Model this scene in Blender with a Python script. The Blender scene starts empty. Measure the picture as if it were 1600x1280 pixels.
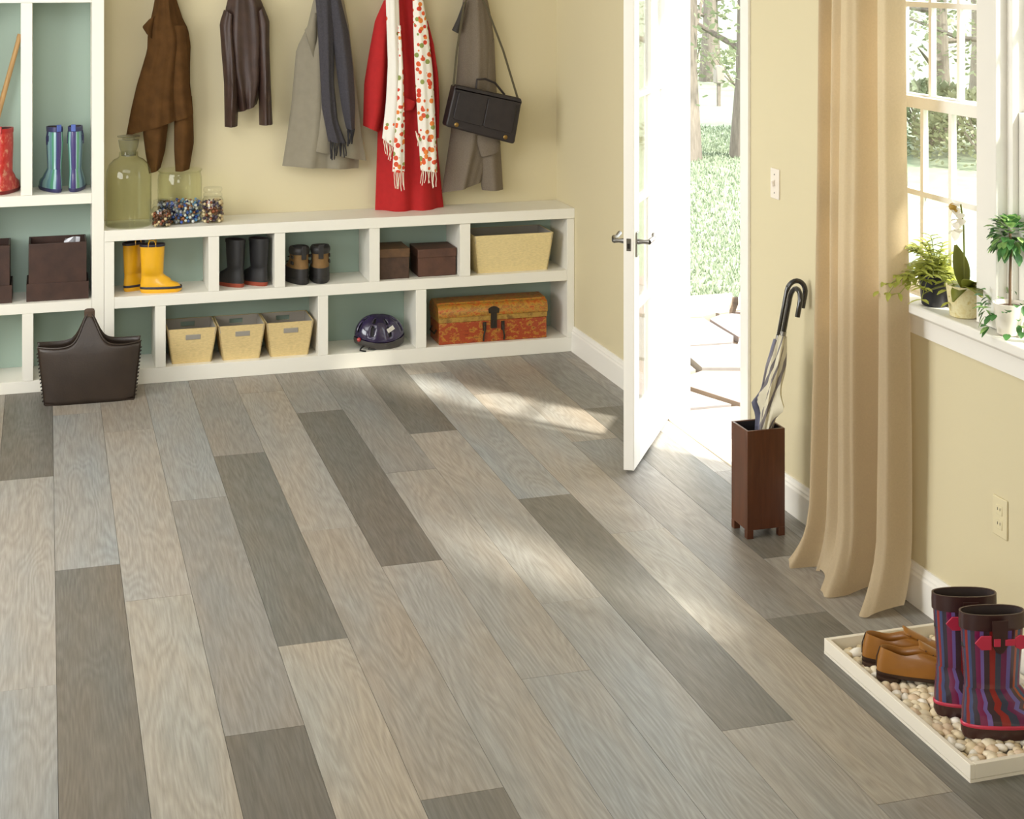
import bpy, bmesh, math, random
from mathutils import Vector, Matrix, noise as mnoise
random.seed(7)
R = math.radians
scene = bpy.context.scene
COL = scene.collection

# ------------------------------------------------------------------ camera
F = 2421.0; H = 2.06; YH = -60.0; A = math.atan(728/2421.0)
cd = bpy.data.cameras.new('camera'); cam = bpy.data.objects.new('camera', cd); COL.objects.link(cam)
cam.location = (0, 0, H); cam.rotation_euler = (R(90), 0, -A)
cd.sensor_width = 36; cd.lens = F/1600*36; cd.shift_y = -(640-YH)/1600
cd.clip_start = .05; cd.clip_end = 300
scene.camera = cam

# ------------------------------------------------------------------ world, sun, lights, exposure
w = bpy.data.worlds.new('hazy_sky'); scene.world = w; w.use_nodes = True
w.node_tree.nodes['Background'].inputs[0].default_value = (.93, .97, 1, 1)
w.node_tree.nodes['Background'].inputs[1].default_value = 3.8
sl = bpy.data.lights.new('sun', 'SUN'); sl.energy = 11.0; sl.angle = R(6); sl.color = (1, .93, .82)
sun = bpy.data.objects.new('sun', sl); COL.objects.link(sun)
SUN_DIR = Vector((-.43, .56, -.71)).normalized()
sun.rotation_euler = SUN_DIR.to_track_quat('-Z', 'Y').to_euler(); sun.location = (12, -8, 12)
def area(name, loc, target, sx, sy, power, col):
    l = bpy.data.lights.new(name, 'AREA'); l.shape = 'RECTANGLE'; l.size = sx; l.size_y = sy; l.energy = power; l.color = col
    o = bpy.data.objects.new(name, l); COL.objects.link(o); o.location = loc
    o.rotation_euler = (Vector(target)-Vector(loc)).to_track_quat('-Z', 'Y').to_euler(); return o
area('ceiling_fill_light', (-.2, 5.3, 2.88), (.5, 6.8, 0), 2.4, 2.0, 52, (.96, .98, 1))  # unseen soft fill added overhead, standing in for a ceiling fixture
area('rear_fill_light', (-1.2, -.9, 2.0), (1.3, 7.5, 1.2), 1.8, 1.6, 60, (.96, .98, 1))  # added fill behind the camera; the rear wall has no window
area('left_fill_light', (-2.15, 5.2, 1.65), (2.6, 5.5, .8), 2.6, 1.4, 104, (.96, .98, 1))  # unseen area light added to brighten the right wall; no window at left
vs = scene.view_settings
vs.view_transform = 'Standard'; vs.look = 'None'; vs.exposure = 0.12; vs.gamma = 1.0; vs.use_curve_mapping = False

# ------------------------------------------------------------------ pixel helpers (real planes of the room)
FW = (math.sin(A), math.cos(A)); RT = (math.cos(A), -math.sin(A))
def ray(px, py):
    u = (px-800)/F; v = (YH-py)/F
    return (FW[0]+RT[0]*u, FW[1]+RT[1]*u, v)
def onz(px, py, z=0):
    r = ray(px, py); t = (z-H)/r[2]; return Vector((r[0]*t, r[1]*t, z))
def ony(px, py, Y):
    r = ray(px, py); t = Y/r[1]; return Vector((r[0]*t, Y, H+r[2]*t))
def onx(px, py, X):
    r = ray(px, py); t = X/r[0]; return Vector((X, r[1]*t, H+r[2]*t))

XR = 2.675; YB = 7.75; YW = 8.05; ZT = .757

# ------------------------------------------------------------------ materials
def lin(c):
    return tuple(((v/255)/12.92 if v/255 <= .04045 else ((v/255+.055)/1.055)**2.4) for v in c)
MATS = {}
def mat(name, col, rough=.6, metal=0, noise=None, bump=None, spec=.5, coat=0, sheen=0, trans=0):
    """col sRGB 0-255; noise=(scale, amount[, stretch]); bump=(scale, strength)"""
    if name in MATS: return MATS[name]
    m = bpy.data.materials.new(name); m.use_nodes = True; nt = m.node_tree; b = nt.nodes['Principled BSDF']
    c = lin(col)
    b.inputs['Base Color'].default_value = (*c, 1); b.inputs['Roughness'].default_value = rough
    b.inputs['Metallic'].default_value = metal; b.inputs['Specular IOR Level'].default_value = spec
    b.inputs['Coat Weight'].default_value = coat; b.inputs['Sheen Weight'].default_value = sheen
    tc = nt.nodes.new('ShaderNodeTexCoord')
    if noise:
        mp = nt.nodes.new('ShaderNodeMapping'); nt.links.new(tc.outputs['Object'], mp.inputs[0])
        if len(noise) > 2: mp.inputs['Scale'].default_value = noise[2]
        n = nt.nodes.new('ShaderNodeTexNoise'); n.inputs['Scale'].default_value = noise[0]; n.inputs['Detail'].default_value = 5
        nt.links.new(mp.outputs[0], n.inputs['Vector'])
        mx = nt.nodes.new('ShaderNodeMix'); mx.data_type = 'RGBA'
        k = noise[1]
        mx.inputs[6].default_value = (*[v*(1-k) for v in c], 1); mx.inputs[7].default_value = (*[min(1, v*(1+k)) for v in c], 1)
        rp = nt.nodes.new('ShaderNodeMapRange'); rp.inputs[1].default_value = .3; rp.inputs[2].default_value = .7
        nt.links.new(n.outputs[0], rp.inputs[0]); nt.links.new(rp.outputs[0], mx.inputs[0])
        nt.links.new(mx.outputs[2], b.inputs['Base Color'])
    if bump:
        n2 = nt.nodes.new('ShaderNodeTexNoise'); n2.inputs['Scale'].default_value = bump[0]; n2.inputs['Detail'].default_value = 4
        nt.links.new(tc.outputs['Object'], n2.inputs['Vector'])
        bp = nt.nodes.new('ShaderNodeBump'); bp.inputs['Strength'].default_value = bump[1]; bp.inputs['Distance'].default_value = .003
        nt.links.new(n2.outputs[0], bp.inputs['Height']); nt.links.new(bp.outputs[0], b.inputs['Normal'])
    if trans:
        out = nt.nodes['Material Output']; tl = nt.nodes.new('ShaderNodeBsdfTranslucent'); tl.inputs[0].default_value = (*c, 1)
        ms = nt.nodes.new('ShaderNodeMixShader'); ms.inputs[0].default_value = trans
        nt.links.new(b.outputs[0], ms.inputs[1]); nt.links.new(tl.outputs[0], ms.inputs[2]); nt.links.new(ms.outputs[0], out.inputs[0])
    MATS[name] = m; return m
def glass(name, tint, fac=.04, rough=.02):
    if name in MATS: return MATS[name]
    m = bpy.data.materials.new(name); m.use_nodes = True; nt = m.node_tree; nt.nodes.remove(nt.nodes['Principled BSDF'])
    out = nt.nodes['Material Output']
    t = nt.nodes.new('ShaderNodeBsdfTransparent'); t.inputs[0].default_value = (*tint, 1)
    g = nt.nodes.new('ShaderNodeBsdfGlossy'); g.inputs['Roughness'].default_value = rough
    lw = nt.nodes.new('ShaderNodeLayerWeight'); lw.inputs[0].default_value = .5
    pw = nt.nodes.new('ShaderNodeMath'); pw.operation = 'POWER'; pw.inputs[1].default_value = 5; nt.links.new(lw.outputs['Facing'], pw.inputs[0])
    fm = nt.nodes.new('ShaderNodeMath'); fm.operation = 'MULTIPLY_ADD'; fm.inputs[1].default_value = .9; fm.inputs[2].default_value = fac; nt.links.new(pw.outputs[0], fm.inputs[0])
    ms = nt.nodes.new('ShaderNodeMixShader'); nt.links.new(fm.outputs[0], ms.inputs[0])
    nt.links.new(t.outputs[0], ms.inputs[1]); nt.links.new(g.outputs[0], ms.inputs[2]); nt.links.new(ms.outputs[0], out.inputs[0])
    MATS[name] = m; return m
def ramp_mat(name, stops, coord='u', scale=1.0, twist=0.0, rough=.4, coat=0, interp='CONSTANT', spec=.5):
    """stripes along the UV u of a lofted shape; stops = [(pos, sRGB)]"""
    if name in MATS: return MATS[name]
    m = bpy.data.materials.new(name); m.use_nodes = True; nt = m.node_tree; b = nt.nodes['Principled BSDF']
    b.inputs['Roughness'].default_value = rough; b.inputs['Coat Weight'].default_value = coat; b.inputs['Specular IOR Level'].default_value = spec
    uv = nt.nodes.new('ShaderNodeUVMap'); uv.uv_map = 'UVMap'
    sp = nt.nodes.new('ShaderNodeSeparateXYZ'); nt.links.new(uv.outputs[0], sp.inputs[0])
    mu = nt.nodes.new('ShaderNodeMath'); mu.operation = 'MULTIPLY'; mu.inputs[1].default_value = scale
    nt.links.new(sp.outputs[0 if coord == 'u' else 1], mu.inputs[0])
    tw = nt.nodes.new('ShaderNodeMath'); tw.operation = 'MULTIPLY_ADD'; tw.inputs[1].default_value = twist
    nt.links.new(sp.outputs[1 if coord == 'u' else 0], tw.inputs[0]); nt.links.new(mu.outputs[0], tw.inputs[2])
    fr = nt.nodes.new('ShaderNodeMath'); fr.operation = 'FRACT'; nt.links.new(tw.outputs[0], fr.inputs[0])
    cr = nt.nodes.new('ShaderNodeValToRGB'); cr.color_ramp.interpolation = interp
    el = cr.color_ramp.elements
    while len(el) > 1: el.remove(el[-1])
    el[0].position = stops[0][0]; el[0].color = (*lin(stops[0][1]), 1)
    for p, c in stops[1:]:
        e = el.new(p); e.color = (*lin(c), 1)
    nt.links.new(fr.outputs[0], cr.inputs[0]); nt.links.new(cr.outputs[0], b.inputs['Base Color'])
    MATS[name] = m; return m
def spot_mat(name, base, spots, scale, size, rough=.7, coord='Object', density=.5):
    """flat print: round spots of several colours scattered over a base colour"""
    if name in MATS: return MATS[name]
    m = bpy.data.materials.new(name); m.use_nodes = True; nt = m.node_tree; b = nt.nodes['Principled BSDF']
    b.inputs['Roughness'].default_value = rough
    tc = nt.nodes.new('ShaderNodeTexCoord'); vo = nt.nodes.new('ShaderNodeTexVoronoi'); vo.inputs['Scale'].default_value = scale
    nt.links.new(tc.outputs[coord], vo.inputs['Vector'])
    lt = nt.nodes.new('ShaderNodeMath'); lt.operation = 'LESS_THAN'; lt.inputs[1].default_value = size; nt.links.new(vo.outputs['Distance'], lt.inputs[0])
    sp = nt.nodes.new('ShaderNodeSeparateColor'); nt.links.new(vo.outputs['Color'], sp.inputs[0])
    on = nt.nodes.new('ShaderNodeMath'); on.operation = 'LESS_THAN'; on.inputs[1].default_value = density; nt.links.new(sp.outputs[1], on.inputs[0])
    an = nt.nodes.new('ShaderNodeMath'); an.operation = 'MULTIPLY'; nt.links.new(lt.outputs[0], an.inputs[0]); nt.links.new(on.outputs[0], an.inputs[1])
    cr = nt.nodes.new('ShaderNodeValToRGB'); cr.color_ramp.interpolation = 'CONSTANT'; el = cr.color_ramp.elements
    while len(el) > 1: el.remove(el[-1])
    el[0].position = 0; el[0].color = (*lin(spots[0]), 1)
    for i, c in enumerate(spots[1:]):
        e = el.new((i+1)/len(spots)); e.color = (*lin(c), 1)
    nt.links.new(sp.outputs[0], cr.inputs[0])
    mx = nt.nodes.new('ShaderNodeMix'); mx.data_type = 'RGBA'; mx.inputs[6].default_value = (*lin(base), 1)
    nt.links.new(an.outputs[0], mx.inputs[0]); nt.links.new(cr.outputs[0], mx.inputs[7]); nt.links.new(mx.outputs[2], b.inputs['Base Color'])
    MATS[name] = m; return m
def blotch_mat(name, cols, scale, rough=.45, stretch=(1, 1, 1), coat=0):
    """worn paint in several colours following a noise"""
    if name in MATS: return MATS[name]
    m = bpy.data.materials.new(name); m.use_nodes = True; nt = m.node_tree; b = nt.nodes['Principled BSDF']
    b.inputs['Roughness'].default_value = rough; b.inputs['Coat Weight'].default_value = coat
    tc = nt.nodes.new('ShaderNodeTexCoord'); mp = nt.nodes.new('ShaderNodeMapping'); mp.inputs['Scale'].default_value = stretch
    nt.links.new(tc.outputs['Object'], mp.inputs[0])
    n = nt.nodes.new('ShaderNodeTexNoise'); n.inputs['Scale'].default_value = scale; n.inputs['Detail'].default_value = 6; n.inputs['Roughness'].default_value = .65
    nt.links.new(mp.outputs[0], n.inputs['Vector'])
    cr = nt.nodes.new('ShaderNodeValToRGB'); el = cr.color_ramp.elements
    el[0].position = .33; el[0].color = (*lin(cols[0]), 1); el[1].position = .67; el[1].color = (*lin(cols[-1]), 1)
    for i, c in enumerate(cols[1:-1]):
        e = el.new(.33+.34*(i+1)/(len(cols)-1)); e.color = (*lin(c), 1)
    nt.links.new(n.outputs[0], cr.inputs[0]); nt.links.new(cr.outputs[0], b.inputs['Base Color'])
    MATS[name] = m; return m
def oak_mat():
    """grey oak: colour of each board from its object colour, grain running along its length"""
    m = bpy.data.materials.new('grey_oak'); m.use_nodes = True; nt = m.node_tree; N = nt.nodes; L = nt.links; b = N['Principled BSDF']
    tc = N.new('ShaderNodeTexCoord'); oi = N.new('ShaderNodeObjectInfo')
    rv = N.new('ShaderNodeMath'); rv.operation = 'MULTIPLY'; rv.inputs[1].default_value = 37; L.new(oi.outputs['Random'], rv.inputs[0])
    cx = N.new('ShaderNodeCombineXYZ'); L.new(rv.outputs[0], cx.inputs[1]); L.new(rv.outputs[0], cx.inputs[2])
    ad = N.new('ShaderNodeVectorMath'); ad.operation = 'ADD'; L.new(tc.outputs['Object'], ad.inputs[0]); L.new(cx.outputs[0], ad.inputs[1])
    # long soft warp, then rings -> cathedral figure
    mp = N.new('ShaderNodeMapping'); mp.inputs['Scale'].default_value = (3.4, .42, 1); L.new(ad.outputs[0], mp.inputs[0])
    n1 = N.new('ShaderNodeTexNoise'); n1.inputs['Scale'].default_value = 1.5; n1.inputs['Detail'].default_value = 2.5; n1.inputs['Roughness'].default_value = .5
    L.new(mp.outputs[0], n1.inputs['Vector'])
    rg = N.new('ShaderNodeMath'); rg.operation = 'MULTIPLY'; rg.inputs[1].default_value = 26; L.new(n1.outputs[0], rg.inputs[0])
    fr = N.new('ShaderNodeMath'); fr.operation = 'PINGPONG'; fr.inputs[1].default_value = .5; L.new(rg.outputs[0], fr.inputs[0])
    # fine pores
    mp2 = N.new('ShaderNodeMapping'); mp2.inputs['Scale'].default_value = (1, .05, 1); L.new(ad.outputs[0], mp2.inputs[0])
    n2 = N.new('ShaderNodeTexNoise'); n2.inputs['Scale'].default_value = 190; n2.inputs['Detail'].default_value = 3; L.new(mp2.outputs[0], n2.inputs['Vector'])
    mp3 = N.new('ShaderNodeMapping'); mp3.inputs['Scale'].default_value = (2.2, .5, 1); L.new(ad.outputs[0], mp3.inputs[0])
    n3 = N.new('ShaderNodeTexNoise'); n3.inputs['Scale'].default_value = 2.2; n3.inputs['Detail'].default_value = 2; L.new(mp3.outputs[0], n3.inputs['Vector'])
    def mixc(fac, a, bcol, typ='MIX'):
        x = N.new('ShaderNodeMix'); x.data_type = 'RGBA'; x.blend_type = typ
        if isinstance(fac, float): x.inputs[0].default_value = fac
        else: L.new(fac, x.inputs[0])
        for s, i in ((a, 6), (bcol, 7)):
            if isinstance(s, tuple): x.inputs[i].default_value = s
            else: L.new(s, x.inputs[i])
        return x.outputs[2]
    def rng(sock, a, c, lo, hi):
        r_ = N.new('ShaderNodeMapRange'); L.new(sock, r_.inputs[0])
        for i, v in zip((1, 2, 3, 4), (a, c, lo, hi)): r_.inputs[i].default_value = v
        return r_.outputs[0]
    ring = mixc(rng(fr.outputs[0], 0, .5, 0., 1.), (.865, .86, .85, 1), (1.06, 1.065, 1.08, 1))
    c1 = mixc(1.0, oi.outputs['Color'], ring, 'MULTIPLY')
    pore = mixc(rng(n2.outputs[0], .35, .65, 0., 1.), (.88, .88, .875, 1), (1.06, 1.06, 1.06, 1))
    c2 = mixc(1.0, c1, pore, 'MULTIPLY')
    tone = mixc(rng(n3.outputs[0], .35, .65, 0., 1.), (1.04, .99, .94, 1), (.95, 1.0, 1.05, 1))
    c3 = mixc(1.0, c2, tone, 'MULTIPLY')
    L.new(c3, b.inputs['Base Color'])
    L.new(rng(n2.outputs[0], .3, .7, .48, .36), b.inputs['Roughness'])
    bp = N.new('ShaderNodeBump'); bp.inputs['Strength'].default_value = .12; bp.inputs['Distance'].default_value = .001
    L.new(n2.outputs[0], bp.inputs['Height']); L.new(bp.outputs[0], b.inputs['Normal'])
    return m
WALL = mat('wall_paint', (216, 204, 168), .75, bump=(220, .06))
WHITE = mat('white_paint', (238, 234, 222), .42)
TRIMW = mat('trim_paint', (243, 239, 230), .4)
TEAL = mat('sage_back_panel', (168, 188, 174), .55)
CEIL = mat('ceiling_paint', (240, 238, 230), .8)
OAK = oak_mat()
BRASS = mat('brass', (150, 120, 70), .35, 1)
CHROME = mat('satin_nickel', (150, 148, 146), .25, 1)
BLACK = mat('black_rubber', (34, 33, 34), .45)

# ------------------------------------------------------------------ mesh builder
class MB:
    def __init__(s): s.v = []; s.f = []; s.uv = {}
    def add(s, vs, fs):
        o = len(s.v); s.v += [tuple(p) for p in vs]; s.f += [tuple(i+o for i in f) for f in fs]; return o
    def box(s, x0, x1, y0, y1, z0, z1):
        s.add([(x0,y0,z0),(x1,y0,z0),(x1,y1,z0),(x0,y1,z0),(x0,y0,z1),(x1,y0,z1),(x1,y1,z1),(x0,y1,z1)],
              [(3,2,1,0),(4,5,6,7),(0,1,5,4),(1,2,6,5),(2,3,7,6),(3,0,4,7)]); return s
    def obox(s, c, ax, ay, az):
        """box from centre and three half-axis vectors"""
        c, ax, ay, az = map(Vector, (c, ax, ay, az)); P = []
        for z in (-1, 1):
            for x, y in ((-1,-1),(1,-1),(1,1),(-1,1)): P.append(c+ax*x+ay*y+az*z)
        s.add(P, [(3,2,1,0),(4,5,6,7),(0,1,5,4),(1,2,6,5),(2,3,7,6),(3,0,4,7)]); return s
    def loft(s, rings, cap0=True, cap1=True, closed=True, vs=None):
        """rings: list of equal-length point lists; UV u round the ring, v along"""
        n = len(rings[0]); o = len(s.v)
        for r_ in rings: s.v += [tuple(p) for p in r_]
        m = n if closed else n-1
        for i in range(len(rings)-1):
            for j in range(m):
                k = (j+1) % n
                s.f.append((o+i*n+j, o+i*n+k, o+(i+1)*n+k, o+(i+1)*n+j))
                v0 = i/(len(rings)-1); v1 = (i+1)/(len(rings)-1)
                s.uv[len(s.f)-1] = [(j/m, v0), ((j+1)/m, v0), ((j+1)/m, v1), (j/m, v1)]
        if cap0: s.f.append(tuple(o+j for j in reversed(range(n))))
        if cap1: s.f.append(tuple(o+(len(rings)-1)*n+j for j in range(n)))
        return s
    def lathe(s, prof, c=(0,0,0), n=32, cap0=True, cap1=True):
        return s.loft([[(c[0]+r_*math.cos(2*math.pi*j/n), c[1]+r_*math.sin(2*math.pi*j/n), c[2]+z) for j in range(n)] for r_, z in prof], cap0, cap1)
    def tube(s, path, r, n=8, cap=True, flat=None):
        """round tube (or a flat strap, flat=(w,t)) along a path; r number or list"""
        P = [Vector(p) for p in path]; rings = []; up = None
        for i, p in enumerate(P):
            t = (P[min(i+1, len(P)-1)]-P[max(i-1, 0)]).normalized()
            if up is None:
                up = Vector((0,0,1)) if abs(t.z) < .9 else Vector((0,1,0))
            a = t.cross(up)
            if a.length < 1e-4: a = t.cross(Vector((1,0,0)))
            a.normalize(); b_ = a.cross(t).normalized(); up = b_
            rr = r[i] if isinstance(r, (list, tuple)) else r
            if flat: ring = [p+a*x*flat[0]/2+b_*y*flat[1]/2 for x, y in ((-1,-1),(1,-1),(1,1),(-1,1))]
            else: ring = [p+a*rr*math.cos(2*math.pi*j/n)+b_*rr*math.sin(2*math.pi*j/n) for j in range(n)]
            rings.append(ring)
        return s.loft(rings, cap, cap)
    def sphere(s, c, rx, ry=None, rz=None, n=12, m=8):
        ry = ry or rx; rz = rz or rx
        return s.loft([[(c[0]+rx*math.sin(math.pi*i/m)*math.cos(2*math.pi*j/n), c[1]+ry*math.sin(math.pi*i/m)*math.sin(2*math.pi*j/n), c[2]-rz*math.cos(math.pi*i/m)) for j in range(n)] for i in [.12]+list(range(1, m))+[m-.12]])
    def prism(s, pts, ext):
        """planar polygon pts (3d) extruded along vector ext"""
        e = Vector(ext); n = len(pts); P = [Vector(p) for p in pts]; o = len(s.v)
        s.v += [tuple(p) for p in P]+[tuple(p+e) for p in P]
        s.f.append(tuple(o+j for j in reversed(range(n)))); s.f.append(tuple(o+n+j for j in range(n)))
        for j in range(n): s.f.append((o+j, o+(j+1)%n, o+n+(j+1)%n, o+n+j))
        return s
    def grid(s, P):
        """open sheet from rows of points"""
        return s.loft(P, False, False, closed=False)
    def mesh(s, name, m, smooth=35, off=None):
        me = bpy.data.meshes.new(name)
        v = s.v if off is None else [(p[0]-off[0], p[1]-off[1], p[2]-off[2]) for p in s.v]
        me.from_pydata(v, [], s.f)
        if s.uv:
            ul = me.uv_layers.new(name='UVMap'); li = 0
            for fi, p in enumerate(me.polygons):
                q = s.uv.get(fi)
                for k in range(p.loop_total):
                    ul.data[p.loop_start+k].uv = q[k] if q else (0, 0)
        bm = bmesh.new(); bm.from_mesh(me); bmesh.ops.recalc_face_normals(bm, faces=bm.faces); bm.to_mesh(me); bm.free()
        me.materials.append(m)
        if smooth:
            me.polygons.foreach_set('use_smooth', [True]*len(me.polygons))
            me.set_sharp_from_angle(angle=R(smooth))
        me.update(); return me
    def build(s, name, m, parent=None, loc=None, rz=0, smooth=35, bevel=0, label=None, world=False):
        """world=True: vertices are room coordinates; they are moved into the parent's frame"""
        off = parent.location if (parent is not None and world) else None
        if off is not None and parent.parent is not None: off = Vector(parent.location)+Vector(parent.parent.location)
        o = bpy.data.objects.new(name, s.mesh(name, m, smooth, off)); COL.objects.link(o)
        if parent is not None: o.parent = parent
        if loc is not None: o.location = loc
        if rz: o.rotation_euler = (0, 0, rz)
        if bevel:
            md = o.modifiers.new('bevel', 'BEVEL'); md.width = bevel; md.segments = 2; md.limit_method = 'ANGLE'; md.angle_limit = R(50)
        if label: o['label'] = label
        return o
def tag(o, label, cat, group=None, kind=None):
    o['label'] = label; o['category'] = cat
    if group: o['group'] = group
    if kind: o['kind'] = kind
    return o
def thing(name, label, cat, loc=(0,0,0), rz=0, group=None):
    o = bpy.data.objects.new(name, None); COL.objects.link(o); o.empty_display_size = .05
    o.location = loc; o.rotation_euler = (0, 0, rz); return tag(o, label, cat, group)
def struct(o, label=None):
    o['kind'] = 'structure'
    if label: o['label'] = label
    return o
def sroot(name, loc=(0,0,0), label=None):
    o = bpy.data.objects.new(name, None); COL.objects.link(o); o.location = loc; o.empty_display_size = .05
    return struct(o, label)
def lerp(a, b, t): return a+(b-a)*t
def poly_at(P, t):
    """point at fraction t of a polyline of 2-tuples (by length)"""
    d = [0]
    for a, b in zip(P, P[1:]): d.append(d[-1]+math.hypot(b[0]-a[0], b[1]-a[1]))
    s = t*d[-1]
    for i in range(len(P)-1):
        if s <= d[i+1]+1e-9:
            k = (s-d[i])/max(1e-9, d[i+1]-d[i]); return (lerp(P[i][0], P[i+1][0], k), lerp(P[i][1], P[i+1][1], k))
    return P[-1]

# ================================================================== ROOM SHELL
ZC = 2.95; XL = -2.3; YR = -1.6; WT = .10
# floor: sub-base + planks
fl = struct(MB().box(XL, XR, YR, YW, -.06, -.012).build('floor', mat('floor_base', (70, 66, 60), .8)), 'grey oak plank floor laid in staggered rows')
PW = .2128; PX0 = .029; PL = 1.868
D_ = (116, 110, 101); DB = (122, 118, 110); M_ = (150, 145, 138); L_ = (168, 161, 151); LL = (173, 165, 152); BG = (159, 157, 152); T_ = (162, 154, 143)
joint = {-1: 6.469, 0: 5.459, 1: 7.0, 2: 6.031, 3: 6.531, 4: 5.575, 5: 7.047, 6: 6.118, 7: 6.596, 8: 5.677, 9: 5.235, 10: 4.417, 11: 4.868, 12: 5.75}
# colours of the boards: (beyond the joint, then towards the camera)
pc = {-1: [D_, L_, BG], 0: [BG, D_, D_], 1: [T_, L_, LL, L_], 2: [BG, M_, D_], 3: [M_, DB, LL], 4: [L_, T_, DB], 5: [M_, D_, L_, M_],
      6: [M_, L_, BG], 7: [D_, L_, BG], 8: [BG, DB, L_], 9: [L_, LL, M_], 10: [M_, DB, M_], 11: [DB, L_, D_], 12: [L_, M_, L_]}
extra_up = {4: (L_, T_), 5: None}
rp = random.Random(3)
def plank(x0, x1, y0, y1, col):
    g = .0006
    c = ((x0+x1)/2, (y0+y1)/2, 0)
    b = MB(); b.box(x0+g, x1-g, y0+g, y1-g, -.012, rp.uniform(-.0003, .0002))
    o = bpy.data.objects.new('floor_plank', b.mesh('floor_plank', OAK, 0, c)); COL.objects.link(o); o.parent = fl; o.location = c
    k = rp.uniform(.80, .86); o.color = (*[v*k for v in lin(col)], 1)
    return o
cols_all = [D_, DB, M_, L_, LL, BG, T_, M_, L_]
for c in range(-11, 13):
    x0 = PX0+PW*c; x1 = x0+PW
    x0 = max(x0, XL); x1 = min(x1, XR-.001)
    if x1-x0 < .02: continue
    j = joint.get(c, 3.0+rp.random()*PL)
    k0 = math.ceil((YW-j)/PL)
    for k in range(-8, k0+1):
        a = j+(k-1)*PL; b_ = j+k*PL
        a = max(a, YR); b_ = min(b_, YW)
        if b_-a < .03: continue
        seq = pc.get(c)
        i = 1-k    # k=1: the board beyond the joint -> index 0
        if seq and 0 <= i < len(seq): col = seq[i]
        elif seq and i == -1: col = {4: T_, 0: L_, 2: T_, 6: T_, 8: L_, 9: M_, 10: T_, 11: M_, 12: T_}.get(c, M_)
        else: col = rp.choice(cols_all)
        plank(x0, x1, a, b_, col)
# walls
struct(MB().box(XL-WT, XR+WT, YW, YW+WT, -.06, ZC).build('wall_back', WALL), 'pale straw coloured back wall')
struct(MB().box(XL-WT, XL, YR, YW, -.06, ZC).build('wall_left', WALL))
struct(MB().box(XL-WT, XR+WT, YR-WT, YR, -.06, ZC).build('wall_rear', WALL))
struct(MB().box(XL-WT, XR+WT, YR-WT, YW+WT, ZC, ZC+.1).build('ceiling', CEIL))
# openings in the right wall
DY0, DY1, DZ = 5.68, 6.505, 2.09            # door
WY0, WY1, WZ0, WZ1 = 3.30, 4.66, .955, 2.28   # twin window
b = MB()
b.box(XR, XR+WT, YR, WY0, -.06, ZC); b.box(XR, XR+WT, WY1, DY0, -.06, ZC); b.box(XR, XR+WT, DY1, YW, -.06, ZC)
b.box(XR, XR+WT, WY0, WY1, -.06, WZ0); b.box(XR, XR+WT, WY0, WY1, WZ1, ZC); b.box(XR, XR+WT, DY0, DY1, DZ, ZC)
struct(b.build('wall_right', WALL), 'cream wall with the open door and the window')
# baseboards on the right wall
def baseboard(name, y0, y1):
    prof = [(0, 0), (-.018, 0), (-.018, .098), (-.014, .106), (-.014, .112), (-.009, .120), (-.007, .132), (0, .132)]
    bb = MB().prism([(XR+p[0], y0, p[1]) for p in prof], (0, y1-y0, 0))
    return struct(bb.build(name, TRIMW, smooth=0), 'white moulded baseboard')
baseboard('baseboard_right', YR, DY0-.075); baseboard('baseboard_far', DY1+.02, YB-.002)
# door casing and threshold
b = MB(); b.box(XR-.014, XR, DY0-.072, DY0, 0, DZ+.072); b.box(XR-.014, XR, DY1, DY1+.012, 0, DZ+.072); b.box(XR-.014, XR, DY0, DY1, DZ, DZ+.072)
struct(b.build('trim_1', TRIMW, bevel=.003), 'white door casing')
b = MB(); b.box(XR, XR+WT+.02, DY0, DY0+.02, 0, DZ); b.box(XR, XR+WT+.02, DY1-.015, DY1, 0, DZ); b.box(XR, XR+WT+.02, DY0+.02, DY1-.015, DZ-.02, DZ)
struct(b.build('trim_2', TRIMW, bevel=.002), 'white door jamb')
struct(MB().box(XR, XR+WT+.05, DY0, DY1, -.05, .006).build('trim_3', mat('threshold', (214, 202, 182), .5), bevel=.004), 'pale wooden door threshold')

# ------------------------------------------------------------------ open glazed door
GLASS = glass('window_glass', (.97, .985, .98))
dl = .80
hinge = Vector((XR-.004, DY1-.018, 0)); free = Vector((2.245, 5.835, 0))
ang = math.atan2(free.y-hinge.y, free.x-hinge.x); dl = (free-hinge).length
door = sroot('door_1', (hinge.x, hinge.y, 0), 'white french door with glass panes standing open')
door.rotation_euler = (0, 0, ang)
# local frame: x along leaf from hinge to free edge, y thickness, z up.
TH = .043; zb = .012; zt = 2.06
def dpart(name, x0, x1, z0, z1, m=TRIMW, t=TH, bev=.002, par=door):
    return MB().box(x0, x1, -t/2, t/2, z0, z1).build(name, m, par, bevel=bev)
st = .105
dpart('stile', 0, st, zb, zt); dpart('stile', dl-st, dl, zb, zt)
dpart('rail', st, dl-st, zb, .215); dpart('rail', st, dl-st, 1.945, zt)
gz = [.215, .6475, 1.08, 1.5125, 1.945]; mw = .022
gx = [st, dl/2, dl-st]
dpart('muntin', dl/2-mw/2, dl/2+mw/2, .215, 1.945, t=.034)
for z in gz[1:-1]:
    dpart('muntin', st, dl/2-mw/2, z-mw/2, z+mw/2, t=.034); dpart('muntin', dl/2+mw/2, dl-st, z-mw/2, z+mw/2, t=.034)
for i in range(4):
    for k in range(2):
        x0 = gx[k]+(mw/2 if k else 0); x1 = gx[k+1]-(mw/2 if not k else 0)
        z0 = gz[i]+(mw/2 if i else 0); z1 = gz[i+1]-(mw/2 if i < 3 else 0)
        MB().box(x0, x1, -.003, .003, z0, z1).build('pane', GLASS, door)
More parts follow.
